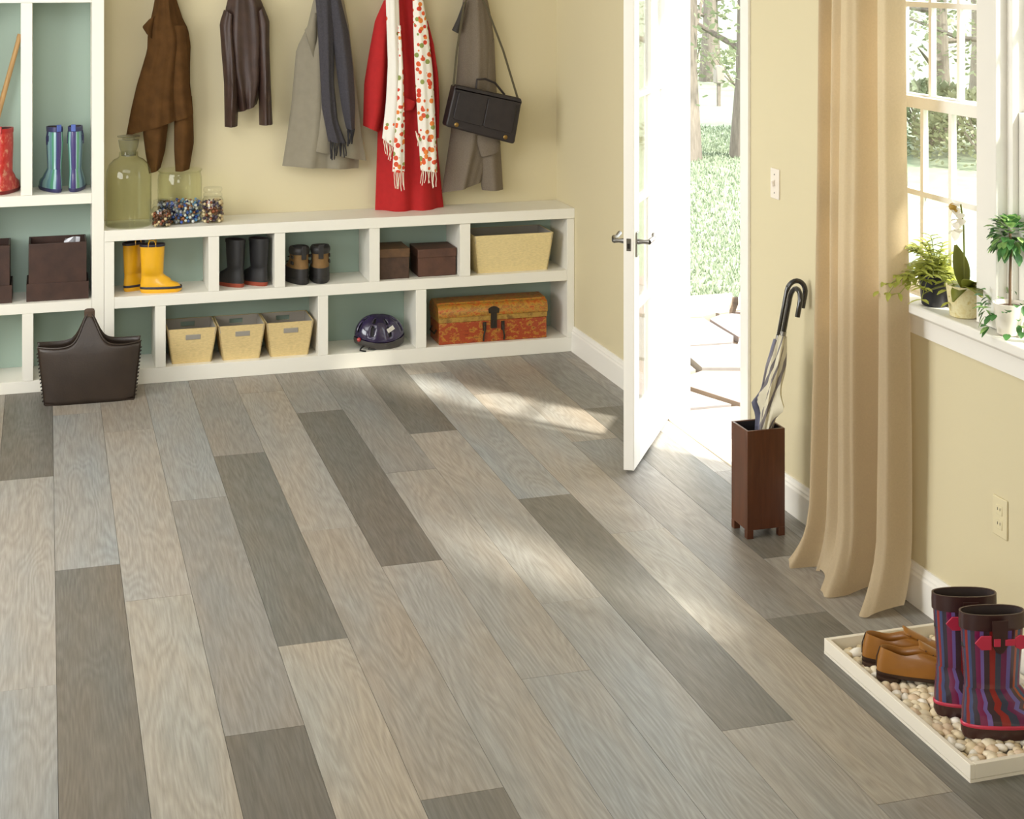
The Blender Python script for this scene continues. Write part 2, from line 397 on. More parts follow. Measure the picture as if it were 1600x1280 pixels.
for s in (-1, 1):
    hb = MB(); hb.obox((dl-.055, s*(TH/2+.003), .915), (.021, 0, 0), (0, .003, 0), (0, 0, .05))
    ro = hb.build('rosette', CHROME, door, bevel=.002)
    lv = MB(); lv.tube([(dl-.055, s*(TH/2+.004), .925), (dl-.055, s*(TH/2+.03), .925), (dl-.055, s*(TH/2+.052), .925)], [.012, .008, .011], 12)
    lv.tube([(dl-.055, s*(TH/2+.05), .925), (dl-.085, s*(TH/2+.058), .932), (dl-.125, s*(TH/2+.056), .928), (dl-.158, s*(TH/2+.050), .938)], [.011, .010, .008, .010], 10)
    lv.build('lever_handle', CHROME, ro)
MB().box(dl-.001, dl+.0015, -.009, .009, .895, .945).build('latch_plate', CHROME, door)
MB().box(dl+.0015, dl+.004, -.005, .005, .905, .925).build('latch_bolt', mat('dark_metal', (45, 42, 40), .4, .6), door)
for z in (.25, 1.03, 1.82):
    MB().tube([(-.004, -TH/2-.004, z-.05), (-.004, -TH/2-.004, z+.05)], .006, 10).build('hinge', CHROME, door)

# ------------------------------------------------------------------ twin window
FRX0, FRX1 = XR+.02, XR+WT
def window(name, y0, y1, label):
    wn = sroot(name, (XR+.06, (y0+y1)/2, WZ0), label)
    b = MB(); fw = .03
    b.box(FRX0, FRX1, y0, y0+fw, WZ0, WZ1); b.box(FRX0, FRX1, y1-fw, y1, WZ0, WZ1)
    b.box(FRX0, FRX1, y0+fw, y1-fw, WZ1-fw, WZ1); b.box(FRX0, FRX1, y0+fw, y1-fw, WZ0, WZ0+.03)
    b.build('frame', TRIMW, wn, world=True)
    zm = 1.60
    for nm, z0, z1, xx in (('lower_sash', WZ0+.03, zm+.02, XR+.052), ('upper_sash', zm-.02, WZ1-fw, XR+.082)):
        a0, a1 = y0+fw+.002, y1-fw-.002; sw = .038; t = .013
        b = MB()
        b.box(xx-t, xx+t, a0, a0+sw, z0, z1); b.box(xx-t, xx+t, a1-sw, a1, z0, z1)
        b.box(xx-t, xx+t, a0+sw, a1-sw, z1-sw, z1); b.box(xx-t, xx+t, a0+sw, a1-sw, z0, z0+sw+.006)
        sa = b.build(nm, TRIMW, wn, world=True)
        ys = [a0+sw+(a1-a0-2*sw)*i/3 for i in range(4)]; zs = [z0+sw+.006, (z0+z1)/2+.004, z1-sw]; q = .009
        for y in ys[1:-1]: MB().box(xx-.009, xx+.009, y-q, y+q, zs[0], zs[2]).build('muntin', TRIMW, sa, world=True)
        for i in range(3):
            ya = ys[i]+(q if i else 0); yb_ = ys[i+1]-(q if i < 2 else 0)
            MB().box(xx-.009, xx+.009, ya, yb_, zs[1]-q, zs[1]+q).build('muntin', TRIMW, sa, world=True)
            for k in range(2):
                MB().box(xx-.002, xx+.002, ya, yb_, zs[k]+(q if k else 0), zs[k+1]-(q if not k else 0)).build('pane', GLASS, sa, world=True)
    return wn
WM0, WM1 = 3.93, 4.03          # mullion between the two windows
window('window_1', WM1, WY1, 'white double-hung sash window beside the curtain')
window('window_2', WY0, WM0, 'white double-hung sash window at the right edge')
b = MB(); b.box(XR-.016, XR, WY1, WY1+.09, WZ0-.02, WZ1+.09); b.box(XR-.016, XR, WY0-.09, WY0, WZ0-.02, WZ1+.09); b.box(XR-.016, XR, WY0, WY1, WZ1, WZ1+.09)
b.box(XR-.016, XR+WT, WM0, WM1, WZ0+.03, WZ1)
struct(b.build('trim_4', TRIMW, bevel=.002), 'white window casing and mullion')
b = MB(); b.box(XR-.070, XR+.045, WY0-.13, WY1-.10, WZ0-.005, WZ0+.028)
struct(b.build('trim_5', TRIMW, bevel=.006), 'white window stool')
b = MB().prism([(XR, WY0-.10, WZ0-.005), (XR-.030, WY0-.10, WZ0-.005), (XR-.030, WY0-.10, WZ0-.018), (XR-.018, WY0-.10, WZ0-.028), (XR-.016, WY0-.10, WZ0-.085), (XR, WY0-.10, WZ0-.085)], (0, WY1-WY0+.2, 0))
struct(b.build('trim_6', TRIMW, smooth=0), 'white moulded apron under the window')

# ================================================================== BUILT-IN SHELVING
def bx(px): return ony(px, 400, YB).x
def bz(px, py): return ony(px, py, YB).z
x_b0, x_b1 = bx(163), XR-.001
z_c1 = bz(178, 377); z_m1 = bz(178, 465); z_m0 = bz(179, 482.7); z_f = bz(259, 573.6)
YK = YW-.003
bench = thing('cubby_bench', 'long low white cubby bench with sage back panels along the back wall', 'bench', ((x_b0+x_b1)/2, YB, 0))
def board(name, par, x0, x1, z0, z1, y0=YB, y1=YK-.012, m=WHITE, bev=.0015):
    return MB().box(x0, x1, y0, y1, z0, z1).build(name, m, par, bevel=bev, world=True)
e = .0006
xi0, xi1 = bx(178.5), bx(886.2)
board('top_board', bench, x_b0, x_b1, z_c1, ZT, y0=YB-.006, y1=YK-e)
board('base_board', bench, x_b0, x_b1, 0, z_f)
board('side_panel', bench, x_b0, xi0, z_f+e, z_c1-e); board('side_panel', bench, xi1, x_b1, z_f+e, z_c1-e)
board('middle_shelf', bench, xi0+e, xi1-e, z_m0, z_m1)
for a, c in ((325.6, 342.6), (429, 445.7), (577.3, 593.4), (718.6, 735)): board('divider', bench, bx(a), bx(c), z_m1+e, z_c1-e)
for a, c in ((242.5, 259), (497, 512.8), (650, 666.3)): board('divider', bench, bx(a), bx(c), z_f+e, z_m0-e)
board('back_panel', bench, x_b0, x_b1, .0, z_c1-e, YK-.0114, YK, TEAL)
# tower
x_t1 = x_b0-.001; x_t0 = bx(-79)
tower = thing('cubby_tower', 'tall white cubby tower with sage back panels at the left end of the bench', 'shelf', ((x_t0+x_t1)/2, YB, 0))
tz = [bz(52, 595), bz(52, 490), bz(52, 474), bz(52, 322), bz(52, 305.5), bz(52, 4.5)]
ztop = 2.30; xa, xc = bx(-61), bx(143.5)
board('base_board', tower, x_t0, x_t1, 0, tz[0]); board('top_board', tower, x_t0, x_t1, ztop-.055, ztop)
board('side_panel', tower, x_t0, xa, tz[0]+e, ztop-.0556); board('side_panel', tower, xc, x_t1, tz[0]+e, ztop-.0556)
board('shelf', tower, xa+e, xc-e, tz[1], tz[2]); board('shelf', tower, xa+e, xc-e, tz[3], tz[4]); board('shelf', tower, xa+e, xc-e, tz[5], tz[5]+.055)
board('divider', tower, bx(34.5), bx(52), tz[0]+e, tz[1]-e); board('divider', tower, bx(32.5), bx(50.5), tz[4]+e, tz[5]-e)
board('back_panel', tower, x_t0, x_t1, 0, ztop, YK-.0114, YK, TEAL)

# coat rail (above the picture) and hooks
rail = thing('coat_rail', 'white wooden coat rail with metal hooks above the coats', 'coat rail', ((x_b0+x_b1)/2, YW, 1.96))
MB().box(x_b0+.06, x_b1-.3, YW-.02, YW-.0005, 1.92, 2.02).build('rail_board', WHITE, rail, bevel=.003, world=True)
def hook(px):
    x = ony(px, -25, 7.99).x
    MB().tube([(x, YW-.02, 1.985), (x, YW-.05, 1.975), (x, YW-.075, 1.955), (x, YW-.088, 1.965), (x, YW-.092, 1.985)], [.008, .007, .006, .006, .008], 8).build('hook', mat('dark_metal', (45, 42, 40), .4, .6), rail, world=True)
for px in (258, 381, 512, 626, 741): hook(px)

# ================================================================== COATS, SCARVES, BAG
def drape(name, L, Rr, Y, th, m, parent, folds=((2, .008, 0, 0),), nu=22, nv=26, edge=2.6, back=.006, smooth=60):
    """hanging cloth with real thickness: left and right outline polylines (pixels on the plane Y), a bulged, folded front and a flat back"""
    fr, bk = [], []
    for i in range(nv+1):
        t = i/nv; a = poly_at(L, t); c = poly_at(Rr, t); row = []; rowb = []
        for k in range(nu+1):
            u = k/nu; px = lerp(a[0], c[0], u); py = lerp(a[1], c[1], u)
            p = ony(px, py, Y); env = 1-abs(2*u-1)**edge
            d = th*env*(.55+.45*min(1, t*2.5))
            for f, am, ph, dr in folds: d += am*env**.4*(.35+.65*t)*math.sin(2*math.pi*(f*u+ph+dr*t))
            d += .003*mnoise.noise(Vector((p.x*14, p.z*9, ph_seed)))
            d = max(d, .002)
            row.append((p.x, Y-d, p.z)); rowb.append((p.x, Y+back*env, p.z))
        fr.append(row); bk.append(rowb)
    mb = MB()
    rings = [f+list(reversed(bq)) for f, bq in zip(fr, bk)]
    mb.loft(rings, True, True)
    return mb.build(name, m, parent, world=True, smooth=smooth)
ph_seed = 1.0
def hang(name, label, cat, px, Y): 
    p = ony(px, -25, Y); return thing(name, label, cat, (p.x, Y, 1.2))
SUEDE = mat('brown_suede', (84, 57, 29), .95, noise=(14, .22), bump=(160, .2), spec=.15)
LEATH = mat('dark_brown_leather', (60, 41, 33), .52, noise=(18, .25), bump=(120, .25))
OLIVE = mat('olive_grey_cotton', (139, 131, 113), .85, noise=(30, .05), bump=(400, .1))
CHARC = mat('charcoal_wool', (66, 63, 68), .95, noise=(120, .18), bump=(300, .4))
RED = mat('red_wool', (176, 26, 27), .85, noise=(40, .06), bump=(300, .15))
TWEED = mat('grey_tweed', (118, 106, 91), .9, noise=(220, .14), bump=(350, .3))
TWEEDD = mat('dark_collar', (62, 58, 54), .9, noise=(220, .14))
FLORAL = spot_mat('floral_cotton', (240, 234, 222), [(222, 92, 40), (208, 62, 36), (226, 128, 52), (142, 152, 78), (214, 84, 50)], 34, .46, .8, density=.8)
FLORAL2 = spot_mat('sparse_floral_cotton', (241, 236, 226), [(222, 92, 40), (142, 152, 78), (226, 128, 52)], 24, .3, .8, density=.3)
CREAMF = mat('cream_fringe', (238, 226, 206), .9); DARKF = mat('charcoal_fringe', (42, 40, 43), .95)

# 1 brown suede coat
c = hang('suede_coat', 'long brown suede coat hanging above the glass jars', 'coat', 258, 7.985)
drape('body', [(246,-27),(239,15),(231,48),(230,78),(222,105),(213,135),(205,170),(197,212)], [(271,-27),(276,0),(286,30),(294,45),(298,70),(297,100),(297,130),(300,155),(302,178)], 7.98, .075, SUEDE, c, ((2, .014, .1, .2), (5, .007, .3, -.2)))
drape('sleeve', [(228,165),(223,205),(227,238),(233,271)], [(266,165),(262,200),(258,235),(251,262)], 7.955, .05, SUEDE, c, ((1.5, .008, .2, .2),), 14, 14)
drape('sleeve', [(274,150),(272,195),(272,235),(274,268)], [(300,150),(302,185),(303,222),(296,264)], 7.965, .045, SUEDE, c, ((1.5, .006, .5, .1),), 14, 14)
drape('collar', [(233,30),(222,42),(229,53)], [(242,25),(240,40),(238,62)], 7.955, .025, SUEDE, c, ((1, .003, 0, 0),), 8, 8)
drape('front_flap', [(262,40),(263,90),(266,140),(275,190)], [(290,40),(294,90),(297,135),(302,178)], 7.935, .028, SUEDE, c, ((1.5, .006, .4, .1),), 14, 16)
# 2 leather jacket
c = hang('leather_jacket', 'short dark brown leather jacket, the smallest of the hanging coats', 'jacket', 381, 7.985); ph_seed = 2.3
drape('body', [(362,-27),(352,15),(348,60),(352,110),(371,175)], [(396,-27),(412,10),(418,60),(414,120),(401,163)], 7.98, .07, LEATH, c, ((2, .012, .6, .3), (4, .006, .3, -.2)))
drape('sleeve', [(350,15),(343,36),(346,80),(350,130),(351,198)], [(365,25),(368,60),(371,100),(373,150),(371,197)], 7.955, .055, LEATH, c, ((1.5, .007, .1, .5), (3, .004, .2, .9)), 14, 22)
drape('sleeve', [(400,20),(401,60),(403,110),(404,150),(405,195)], [(412,10),(421,32),(421,70),(423,130),(426,194)], 7.955, .055, LEATH, c, ((1.5, .007, .4, .4), (3, .004, .2, .8)), 14, 22)
# 3 olive coat + charcoal scarf
c = hang('olive_coat', 'olive grey cotton coat hanging under a charcoal scarf', 'coat', 512, 7.985); ph_seed = 3.1
drape('body', [(496,-27),(480,42),(463,76),(459,120),(455,165),(448,215),(441,259)], [(532,-27),(545,40),(552,100),(558,160),(563,205),(560,263)], 7.985, .065, OLIVE, c, ((2.5, .013, .2, .2), (6, .004, .1, .1)))
drape('front_flap', [(494,20),(492,80),(487,150),(479,200),(471,232)], [(545,40),(553,110),(560,170),(565,215),(572,251)], 7.945, .035, OLIVE, c, ((2, .010, .5, .2),), 20, 20)
drape('lapel', [(489,20),(481,40),(476,47)], [(496,20),(495,60),(491,95)], 7.935, .015, OLIVE, c, ((1, .002, 0, 0),), 8, 10)
s = hang('charcoal_scarf', 'charcoal wool scarf with fringed ends draped over the olive coat', 'scarf', 512, 7.9)
sA = drape('scarf_strand', [(491,-27),(496,40),(500,110),(503,170),(513,221)], [(521,-27),(522,60),(522,130),(528,190),(541,224)], 7.90, .035, CHARC, s, ((2, .010, .1, .3),), 16, 24)
sB = drape('scarf_strand', [(513,-27),(520,60),(527,120),(534,170),(541,201)], [(526,-27),(545,50),(552,110),(555,160),(554,203)], 7.895, .035, CHARC, s, ((1.5, .009, .4, .2),), 16, 24)
def fringe(parent, x0, y0, x1, y1, n, ln, Y, m, rnd, th=.0022):
    b = MB()
    for i in range(n):
        u = (i+.5)/n; px = lerp(x0, x1, u); py = lerp(y0, y1, u); q = []
        sw = rnd.uniform(-4, 4); l2 = ln*rnd.uniform(.75, 1.1)
        for k in range(5):
            p = ony(px+sw*(k/4)**1.5+rnd.uniform(-.5, .5), py-2+l2*k/4, Y); q.append((p.x, Y-.012+.006*math.sin(k+i), p.z))
        b.tube(q, th, 5)
    return b.build('fringe', m, parent, world=True)
rf = random.Random(5)
fringe(sA, 514, 221, 540, 224, 9, 28, 7.90, DARKF, rf, .0035); fringe(sB, 542, 201, 553, 203, 6, 28, 7.895, DARKF, rf, .0042)
# 4 red coat + floral scarf
c = hang('red_coat', 'long red wool coat reaching down to the bench top', 'coat', 626, 7.985); ph_seed = 4.7
drape('body', [(604,-27),(598,40),(594,120),(590,206),(588,270),(586,328)], [(648,-27),(664,40),(676,100),(682,160),(683,225),(693,324)], 7.985, .085, RED, c, ((2.5, .018, .35, .15), (5, .005, .1, .1)), 28, 30)
drape('sleeve', [(600,0),(586,32),(577,80),(569,130),(567,196)], [(612,20),(606,70),(604,120),(601,170),(592,207)], 7.945, .06, RED, c, ((1.3, .007, .2, .4),), 14, 22)
drape('sleeve', [(664,30),(668,80),(672,130),(674,180),(676,214)], [(668,35),(678,70),(685,120),(687,165),(685,214)], 7.955, .05, RED, c, ((1.3, .006, .2, .3),), 12, 20)
drape('belt', [(628,150),(626,172)], [(652,160),(645,172)], 7.89, .018, RED, c, ((1, .002, 0, 0),), 10, 6)
s = hang('floral_scarf', 'white scarf with orange flowers and fringe draped over the red coat', 'scarf', 626, 7.87)
sA = drape('scarf_strand', [(602,-27),(604,40),(606,100),(603,160),(597,216)], [(622,-27),(625,60),(629,130),(630,185),(625,238)], 7.875, .022, FLORAL2, s, ((2, .006, .1, .3),), 16, 24)
sB = drape('scarf_strand', [(622,40),(623,110),(618,180),(613,268)], [(626,40),(630,110),(632,190),(632,271)], 7.858, .016, FLORAL, s, ((1.5, .004, .3, .2),), 12, 24)
sC = drape('scarf_strand', [(644,-27),(646,50),(648,110),(652,180),(657,266)], [(656,-27),(668,40),(676,110),(680,180),(683,269)], 7.872, .024, FLORAL, s, ((1.8, .006, .5, .2),), 16, 26)
fringe(sA, 598, 217, 613, 232, 6, 26, 7.868, CREAMF, rf); fringe(sB, 614, 268, 631, 271, 7, 28, 7.855, CREAMF, rf); fringe(sC, 658, 266, 682, 269, 9, 27, 7.868, CREAMF, rf); fringe(sC, 648, 205, 654, 215, 3, 16, 7.868, CREAMF, rf)
# 5 tweed coat
c = hang('tweed_coat', 'grey brown tweed coat hanging behind the dark messenger bag', 'coat', 741, 7.985); ph_seed = 5.9
drape('body', [(727,-27),(722,10),(718,50),(715,100),(711,150),(703,215),(690,301)], [(756,-27),(766,20),(772,60),(774,110),(776,165),(770,225),(752,283)], 7.985, .07, TWEED, c, ((2, .012, .2, .2), (4, .005, .4, .1)))
drape('front_flap', [(735,120),(738,190),(744,240),(753,297)], [(772,60),(775,130),(780,200),(786,296)], 7.965, .045, TWEED, c, ((1.5, .008, .3, .2),), 16, 20)
drape('cuff', [(742,212),(748,232),(752,245)], [(778,205),(782,225),(780,237)], 7.92, .022, TWEED, c, ((1, .003, .1, .1),), 10, 8)
drape('collar', [(724,3),(714,30),(706,47)], [(729,3),(722,35),(717,53)], 7.94, .02, TWEEDD, c, ((1, .002, 0, 0),), 8, 8)
# messenger bag
BAGL = mat('near_black_leather', (36, 28, 29), .5, noise=(20, .25), bump=(140, .2))
p0 = ony(752, 176, 7.87); bag = thing('messenger_bag', 'dark leather messenger bag hanging by its strap in front of the tweed coat', 'bag', (p0.x, 7.87, p0.z))
def bagp(px, py, dy=0): p = ony(px, py, 7.87); return Vector((p.x, 7.87+dy, p.z))
tl, tr, br, bl = bagp(708,131), bagp(812,153), bagp(800,224), bagp(693,196)
def quad_solid(q, y0, y1, inset=0.0):
    cc = sum(q, Vector())/4; Q = [cc+(p-cc)*(1-inset) for p in q]
    # rounded corners
    P = []
    for i in range(4):
        a, b_, d = Q[i-1], Q[i], Q[(i+1)%4]; r_ = .018
        u1 = (a-b_).normalized(); u2 = (d-b_).normalized()
        for k in range(5):
            t = k/4; P.append(b_+u1*r_*(1-t)**2+u2*r_*t**2)
    return MB().prism([(p.x, y0, p.z) for p in P], (0, y1-y0, 0))
quad_solid([tl, tr, br, bl], 7.822, 7.915).build('body', BAGL, bag, bevel=.008, world=True)
def bl2(u, v): return tl.lerp(tr, u).lerp(bl.lerp(br, u), v)
for (u0, u1) in ((.07, .5), (.505, .93)):
    quad_solid([bl2(u0,.13), bl2(u1,.13), bl2(u1,.80), bl2(u0,.80)], 7.812, 7.823).build('front_pocket', BAGL, bag, bevel=.003, world=True)
quad_solid([bl2(.01,.02), bl2(.99,.02), bl2(.99,.16), bl2(.01,.16)], 7.810, 7.823).build('top_flap', BAGL, bag, bevel=.004, world=True)
for u in (.14, .85):
    q = bl2(u, .90); MB().lathe([(.004,0),(.011,0),(.012,.003),(.008,.006),(.003,.007)], n=14).build('latch', BRASS, bag, loc=(q.x-p0.x, 7.822-7.87, q.z-p0.z)).rotation_euler = (R(90), 0, 0)
h = [bl2(.36,.02), bagp(741,121), bagp(752,122), bagp(768,127), bagp(778,136), bl2(.72,.02)]
h = [bl2(.33,.01), bagp(744,124), bagp(757,123), bagp(772,129), bl2(.76,.0)]
MB().tube([(p.x, 7.855, p.z) for p in h], .006, 8).build('handle', BAGL, bag, world=True)
hk = ony(741, -27, 7.935)
MB().tube([(bl2(.01,.05).x, 7.868, bl2(.01,.05).z), (bagp(714,80).x, 7.875, bagp(714,80).z), (bagp(727,10).x, 7.90, bagp(727,10).z), (hk.x, 7.955, hk.z),
           (bagp(763,12).x, 7.90, bagp(763,12).z), (bagp(787,80).x, 7.875, bagp(787,80).z), (bl2(.985,.06).x, 7.868, bl2(.985,.06).z)], 0, flat=(.011, .003)).build('strap', mat('olive_strap', (86, 78, 58), .8), bag, world=True)

# ================================================================== FOOTWEAR
def outline(xb, xf, wd, n=28, toe=.12, p=2.3):
    """closed foot/shaft outline; x forward, superellipse, a little wider to the front"""
    out = []; mid = (xb+xf)/2; hf = (xf-xb)/2
    for j in range(n):
        a = 2*math.pi*j/n; ca, sa = math.cos(a), math.sin(a)
        x = mid+hf*math.copysign(abs(ca)**(2/p), ca); y = wd*math.copysign(abs(sa)**(2/p), sa)*(1+toe*ca)
        out.append((x, y))
    return out
def slices(mb, S, hollow=0, depth=.06, cap0=True, n=28, lean=0):
    """S: (z, back x, front x, half width[, toe]); hollow>0: wall thickness and an open top with an inside"""
    rings = [[(x, y, z) for x, y in outline(xb, xf, wd, n, *(t or [.12]))] for z, xb, xf, wd, *t in S]
    if hollow:
        z, xb, xf, wd, *t = S[-1]
        for dz, k in ((0.001, .5), (-.002, 1), (-depth*.5, 1.05), (-depth, 1.1)):
            rings.append([(x, y, z+dz) for x, y in outline(xb+hollow*k, xf-hollow*k, wd-hollow*k, n, *(t or [.12]))])
    mb.loft(rings, cap0, True); return mb
def place(root, p, rz): root.location = p; root.rotation_euler = (0, 0, rz)

def rubber_boot(name, label, cat, loc, rz, h, fl_, sw, upper, sole, trim, group=None, shaft=None, sole_h=.018, trim_h=.018, loops=None, buckle=None, tab=None, slim=1.0):
    """wellington boot: h height, fl_ foot length, sw shaft half depth"""
    t = thing(name, label, cat, loc, rz, group)
    hb = -fl_*.32; toe = fl_*.68; fwid = fl_*.17
    so = MB(); slices(so, [(0, hb+.004, toe-.012, fwid*.92), (sole_h*.5, hb-.002, toe, fwid*1.02), (sole_h, hb-.002, toe, fwid*1.02)]); 
    so.build('sole', sole, t, smooth=50)
    if shaft is None: shaft = [(.32, .95), (.5, 1.0), (.75, 1.08), (1.0, 1.12)]
    z0 = sole_h; ah = h*.30
    S = [(z0, hb, toe-.004, fwid), (z0+ah*.18, hb-.001, toe-.006, fwid*1.0), (z0+ah*.36, hb, toe-.02, fwid*.96), (z0+ah*.52, hb+.001, toe-.05*fl_/.2, fwid*.9),
         (z0+ah*.68, hb+.003, lerp(toe, sw, .62), fwid*.84), (z0+ah*.85, hb+.004, lerp(toe, sw, .85), fwid*.80), (z0+ah, hb+.004, sw*1.02, fwid*.80*slim)]
    c0 = (hb+.004+sw)/2; half = (sw-(hb+.004))/2
    for f, k in shaft:
        S.append((h*f if h*f > z0+ah else z0+ah+.004, c0-half*k, c0+half*k, min(fwid*.92, half*.86)*k*slim, 0.03))
    S2 = [q if len(q) > 4 else (*q, .10) for q in S]
    top = S2[-1]
    up = MB(); up.loft([[(x, y, z) for x, y in outline(xb, xf, wd, 28, tt)] for z, xb, xf, wd, tt in S2], False, False)
    up.build('upper', upper, t, smooth=60)
    z, xb, xf, wd, tt = top
    ln_ = MB(); ln_.loft([[(x, y, z+dz) for x, y in outline(xb+.004*k, xf-.004*k, wd-.004*k, 28, tt)] for dz, k in ((0, 0), (.001, .5), (-.002, 1), (-h*.12, 1.05), (-h*.28, 1.1))], False, True)
    ln_.build('lining', mat('boot_lining', (52, 40, 38), .8), t, smooth=60)
    if trim_h:
        tr_ = MB(); g = .0018
        rings = [[(x, y, zz) for x, y in outline(xb-g*k, xf+g*k, wd+g*k, 28, tt)] for zz, k in ((z-trim_h, 1), (z-trim_h*.5, 1.3), (z+.0015, 1), (z+.0015, -1.6), (z-trim_h, -2.0))]
        tr_.loft(rings, False, False); tr_.build('top_trim', trim, t, smooth=50)
    if loops:
        for s in (-1, 1):
            b = MB(); y = s*(wd-.001); cx = (xb+xf)/2
            b.tube([(cx-.018, y, z-.012), (cx-.017, y, z+.010), (cx-.009, y, z+.022), (cx+.009, y, z+.022), (cx+.017, y, z+.010), (cx+.018, y, z-.012)], .0028, 6)
            b.build('pull_loop', loops, t)
    if tab:
        MB().box(xb-.006, xb+.002, -.011, .011, z-.02, z+.014).build('pull_tab', tab, t, bevel=.002)
    if buckle:
        for s in (-1, 1):
            b = MB(); yy = s*(wd+.002); cx = (xb+xf)/2
            b.obox((cx, yy, z-.055), (.010, 0, 0), (0, .003, 0), (0, 0, .014)); b.tube([(cx, yy, z-.02), (cx+.006, yy+s*.004, z-.05), (cx+.004, yy+s*.004, z-.085)], 0, flat=(.012, .003))
            b.build('side_buckle', buckle, t)
    return t
zu = z_m1; zl = z_f
# yellow boots
YEL = mat('yellow_rubber', (231, 172, 26), .28, coat=.3, noise=(12, .06)); NAVY = mat('navy_band', (42, 38, 52), .5)
def yellow(loc, rz, label):
    t = rubber_boot('rain_boot', label, 'boot', loc, rz, .238, .20, .047, YEL, YEL, NAVY, 'yellow rain boots', trim_h=.010, loops=YEL, shaft=[(.36, 1.0), (.55, 1.02), (.8, 1.08), (1., 1.12)])
    b = MB(); b.loft([[(x, y, z) for x, y in outline(-.064-g, .136+g-.001, .034+g, 28, .12)] for z, g in ((.019, .0008), (.021, .0026), (.029, .0026), (.031, .0005))], False, False)
    b.build('dark_band', NAVY, t, smooth=50); return t
q = ony(240, 460, YB+.068); yellow((bx(240)+.005, YB+.070, zu), R(-6), 'yellow rain boot with toe pointing right, the front one of its pair')
yellow((bx(213), YB+.155, zu), R(38), 'yellow rain boot half hidden behind the other yellow boot')
# black boots with red soles
RSOLE = mat('brick_red_sole', (150, 66, 42), .6)
for px, lab in ((367, 'black rubber boot with red sole, the left one beside the yellow boots'), (404, 'black rubber boot with red sole, the right one beside the hiking boots')):
    rubber_boot('rubber_boot', lab, 'boot', (bx(px)+.005, YB+.105, zu), R(128), .236, .215, .036, BLACK, RSOLE, BLACK, 'black rubber boots', trim_h=.014, sole_h=.02, slim=.92)
# hiking boots
HB = mat('tan_nubuck', (122, 92, 52), .8, noise=(25, .15)); HBL = mat('black_boot_leather', (36, 33, 32), .55)
def hiking(px, lab, rz):
    t = thing('hiking_boot', lab, 'boot', (bx(px), YB+.10, zu), rz, 'hiking boots'); t.scale = (1, 1.16, 1.0)
    so = MB(); slices(so, [(0, -.078, .17, .041), (.004, -.082, .18, .044), (.030, -.080, .182, .045)]); so.build('sole', HBL, t, smooth=50)
    lo = MB(); slices(lo, [(.030, -.078, .178, .043), (.055, -.077, .165, .043), (.078, -.074, .11, .041)]); lo.build('rand', HBL, t, smooth=60)
    u = MB(); slices(u, [(.078, -.072, .108, .0405), (.10, -.066, .075, .0385), (.125, -.060, .050, .038), (.15, -.060, .044, .039)], cap0=False); u.build('upper', HB, t, smooth=60)
    cf = MB(); slices(cf, [(.148, -.063, .046, .041), (.160, -.067, .050, .044), (.175, -.065, .048, .043), (.184, -.058, .042, .038)], hollow=.010, depth=.05); cf.build('padded_collar', HBL, t, smooth=60)
    MB().box(-.072, -.064, -.011, .011, .125, .195).build('heel_tab', HBL, t, bevel=.003)
    for z in (.105, .135):
        for s in (-1, 1): MB().obox((-.02, s*.0395, z), (.016, 0, 0), (0, .003, 0), (0, 0, .008)).build('webbing_patch', HBL, t, bevel=.002)
    MB().tube([(.055, -.03, .12), (.06, .03, .125), (.075, -.03, .105), (.085, .03, .095)], .003, 6).build('lace', HBL, t)
hiking(472, 'tan and black hiking boot seen from behind, the left of its pair', R(103)); hiking(505.5, 'tan and black hiking boot seen from behind, the right of its pair', R(84))
# blue striped boots in the tower
STB = ramp_mat('teal_striped_rubber', [(0, (110,148,150)), (.04, (84,120,130)), (.09, (134,170,162)), (.13, (96,150,128)), (.18, (70,96,130)), (.23, (140,176,180)), (.29, (100,140,150)), (.34, (78,140,110)), (.39, (150,186,186)), (.43, (60,80,120)), (.455, (66,56,110)), (.545, (150,180,184)), (.57, (96,160,120)), (.62, (120,156,168)), (.68, (74,108,126)), (.74, (140,174,170)), (.80, (92,146,140)), (.86, (128,164,176)), (.93, (82,120,140))], rough=.3, coat=.3)
NVY = mat('navy_rubber', (52, 52, 92), .4); BTAB = mat('blue_webbing', (78, 98, 168), .7)
tsh = tz[4]
rubber_boot('striped_boot', 'blue and teal striped boot in the tower, the left of its pair', 'boot', (bx(84), YB+.115, tsh), R(112), .315, .215, .040, STB, NVY, NVY, 'blue striped boots', trim_h=.022, tab=BTAB, buckle=NVY, shaft=[(.36, .9), (.5, .95), (.75, 1.08), (1., 1.0)], slim=.95)
rubber_boot('striped_boot', 'blue and teal striped boot in the tower, the right of its pair', 'boot', (bx(119), YB+.115, tsh), R(80), .315, .215, .040, STB, NVY, NVY, 'blue striped boots', trim_h=.022, tab=BTAB, buckle=NVY, shaft=[(.36, .9), (.5, .95), (.75, 1.08), (1., 1.0)], slim=.95)
REDP = blotch_mat('red_patterned_rubber', [(168, 26, 22), (178, 32, 26), (186, 60, 48), (206, 150, 116)], 38, .3, (1, 1, .7), .3)
rubber_boot('patterned_boot', 'red boot with a pale print in the left tower cubby', 'boot', (bx(7), YB+.115, tsh), R(70), .315, .215, .044, REDP, mat('dark_red_sole', (110, 20, 20), .4), mat('red_rubber', (170, 24, 20), .35, coat=.3), trim_h=.02, tab=mat('red_rubber', (170, 24, 20)), shaft=[(.36, 1.0), (.5, 1.0), (.75, 1.08), (1., 1.05)])
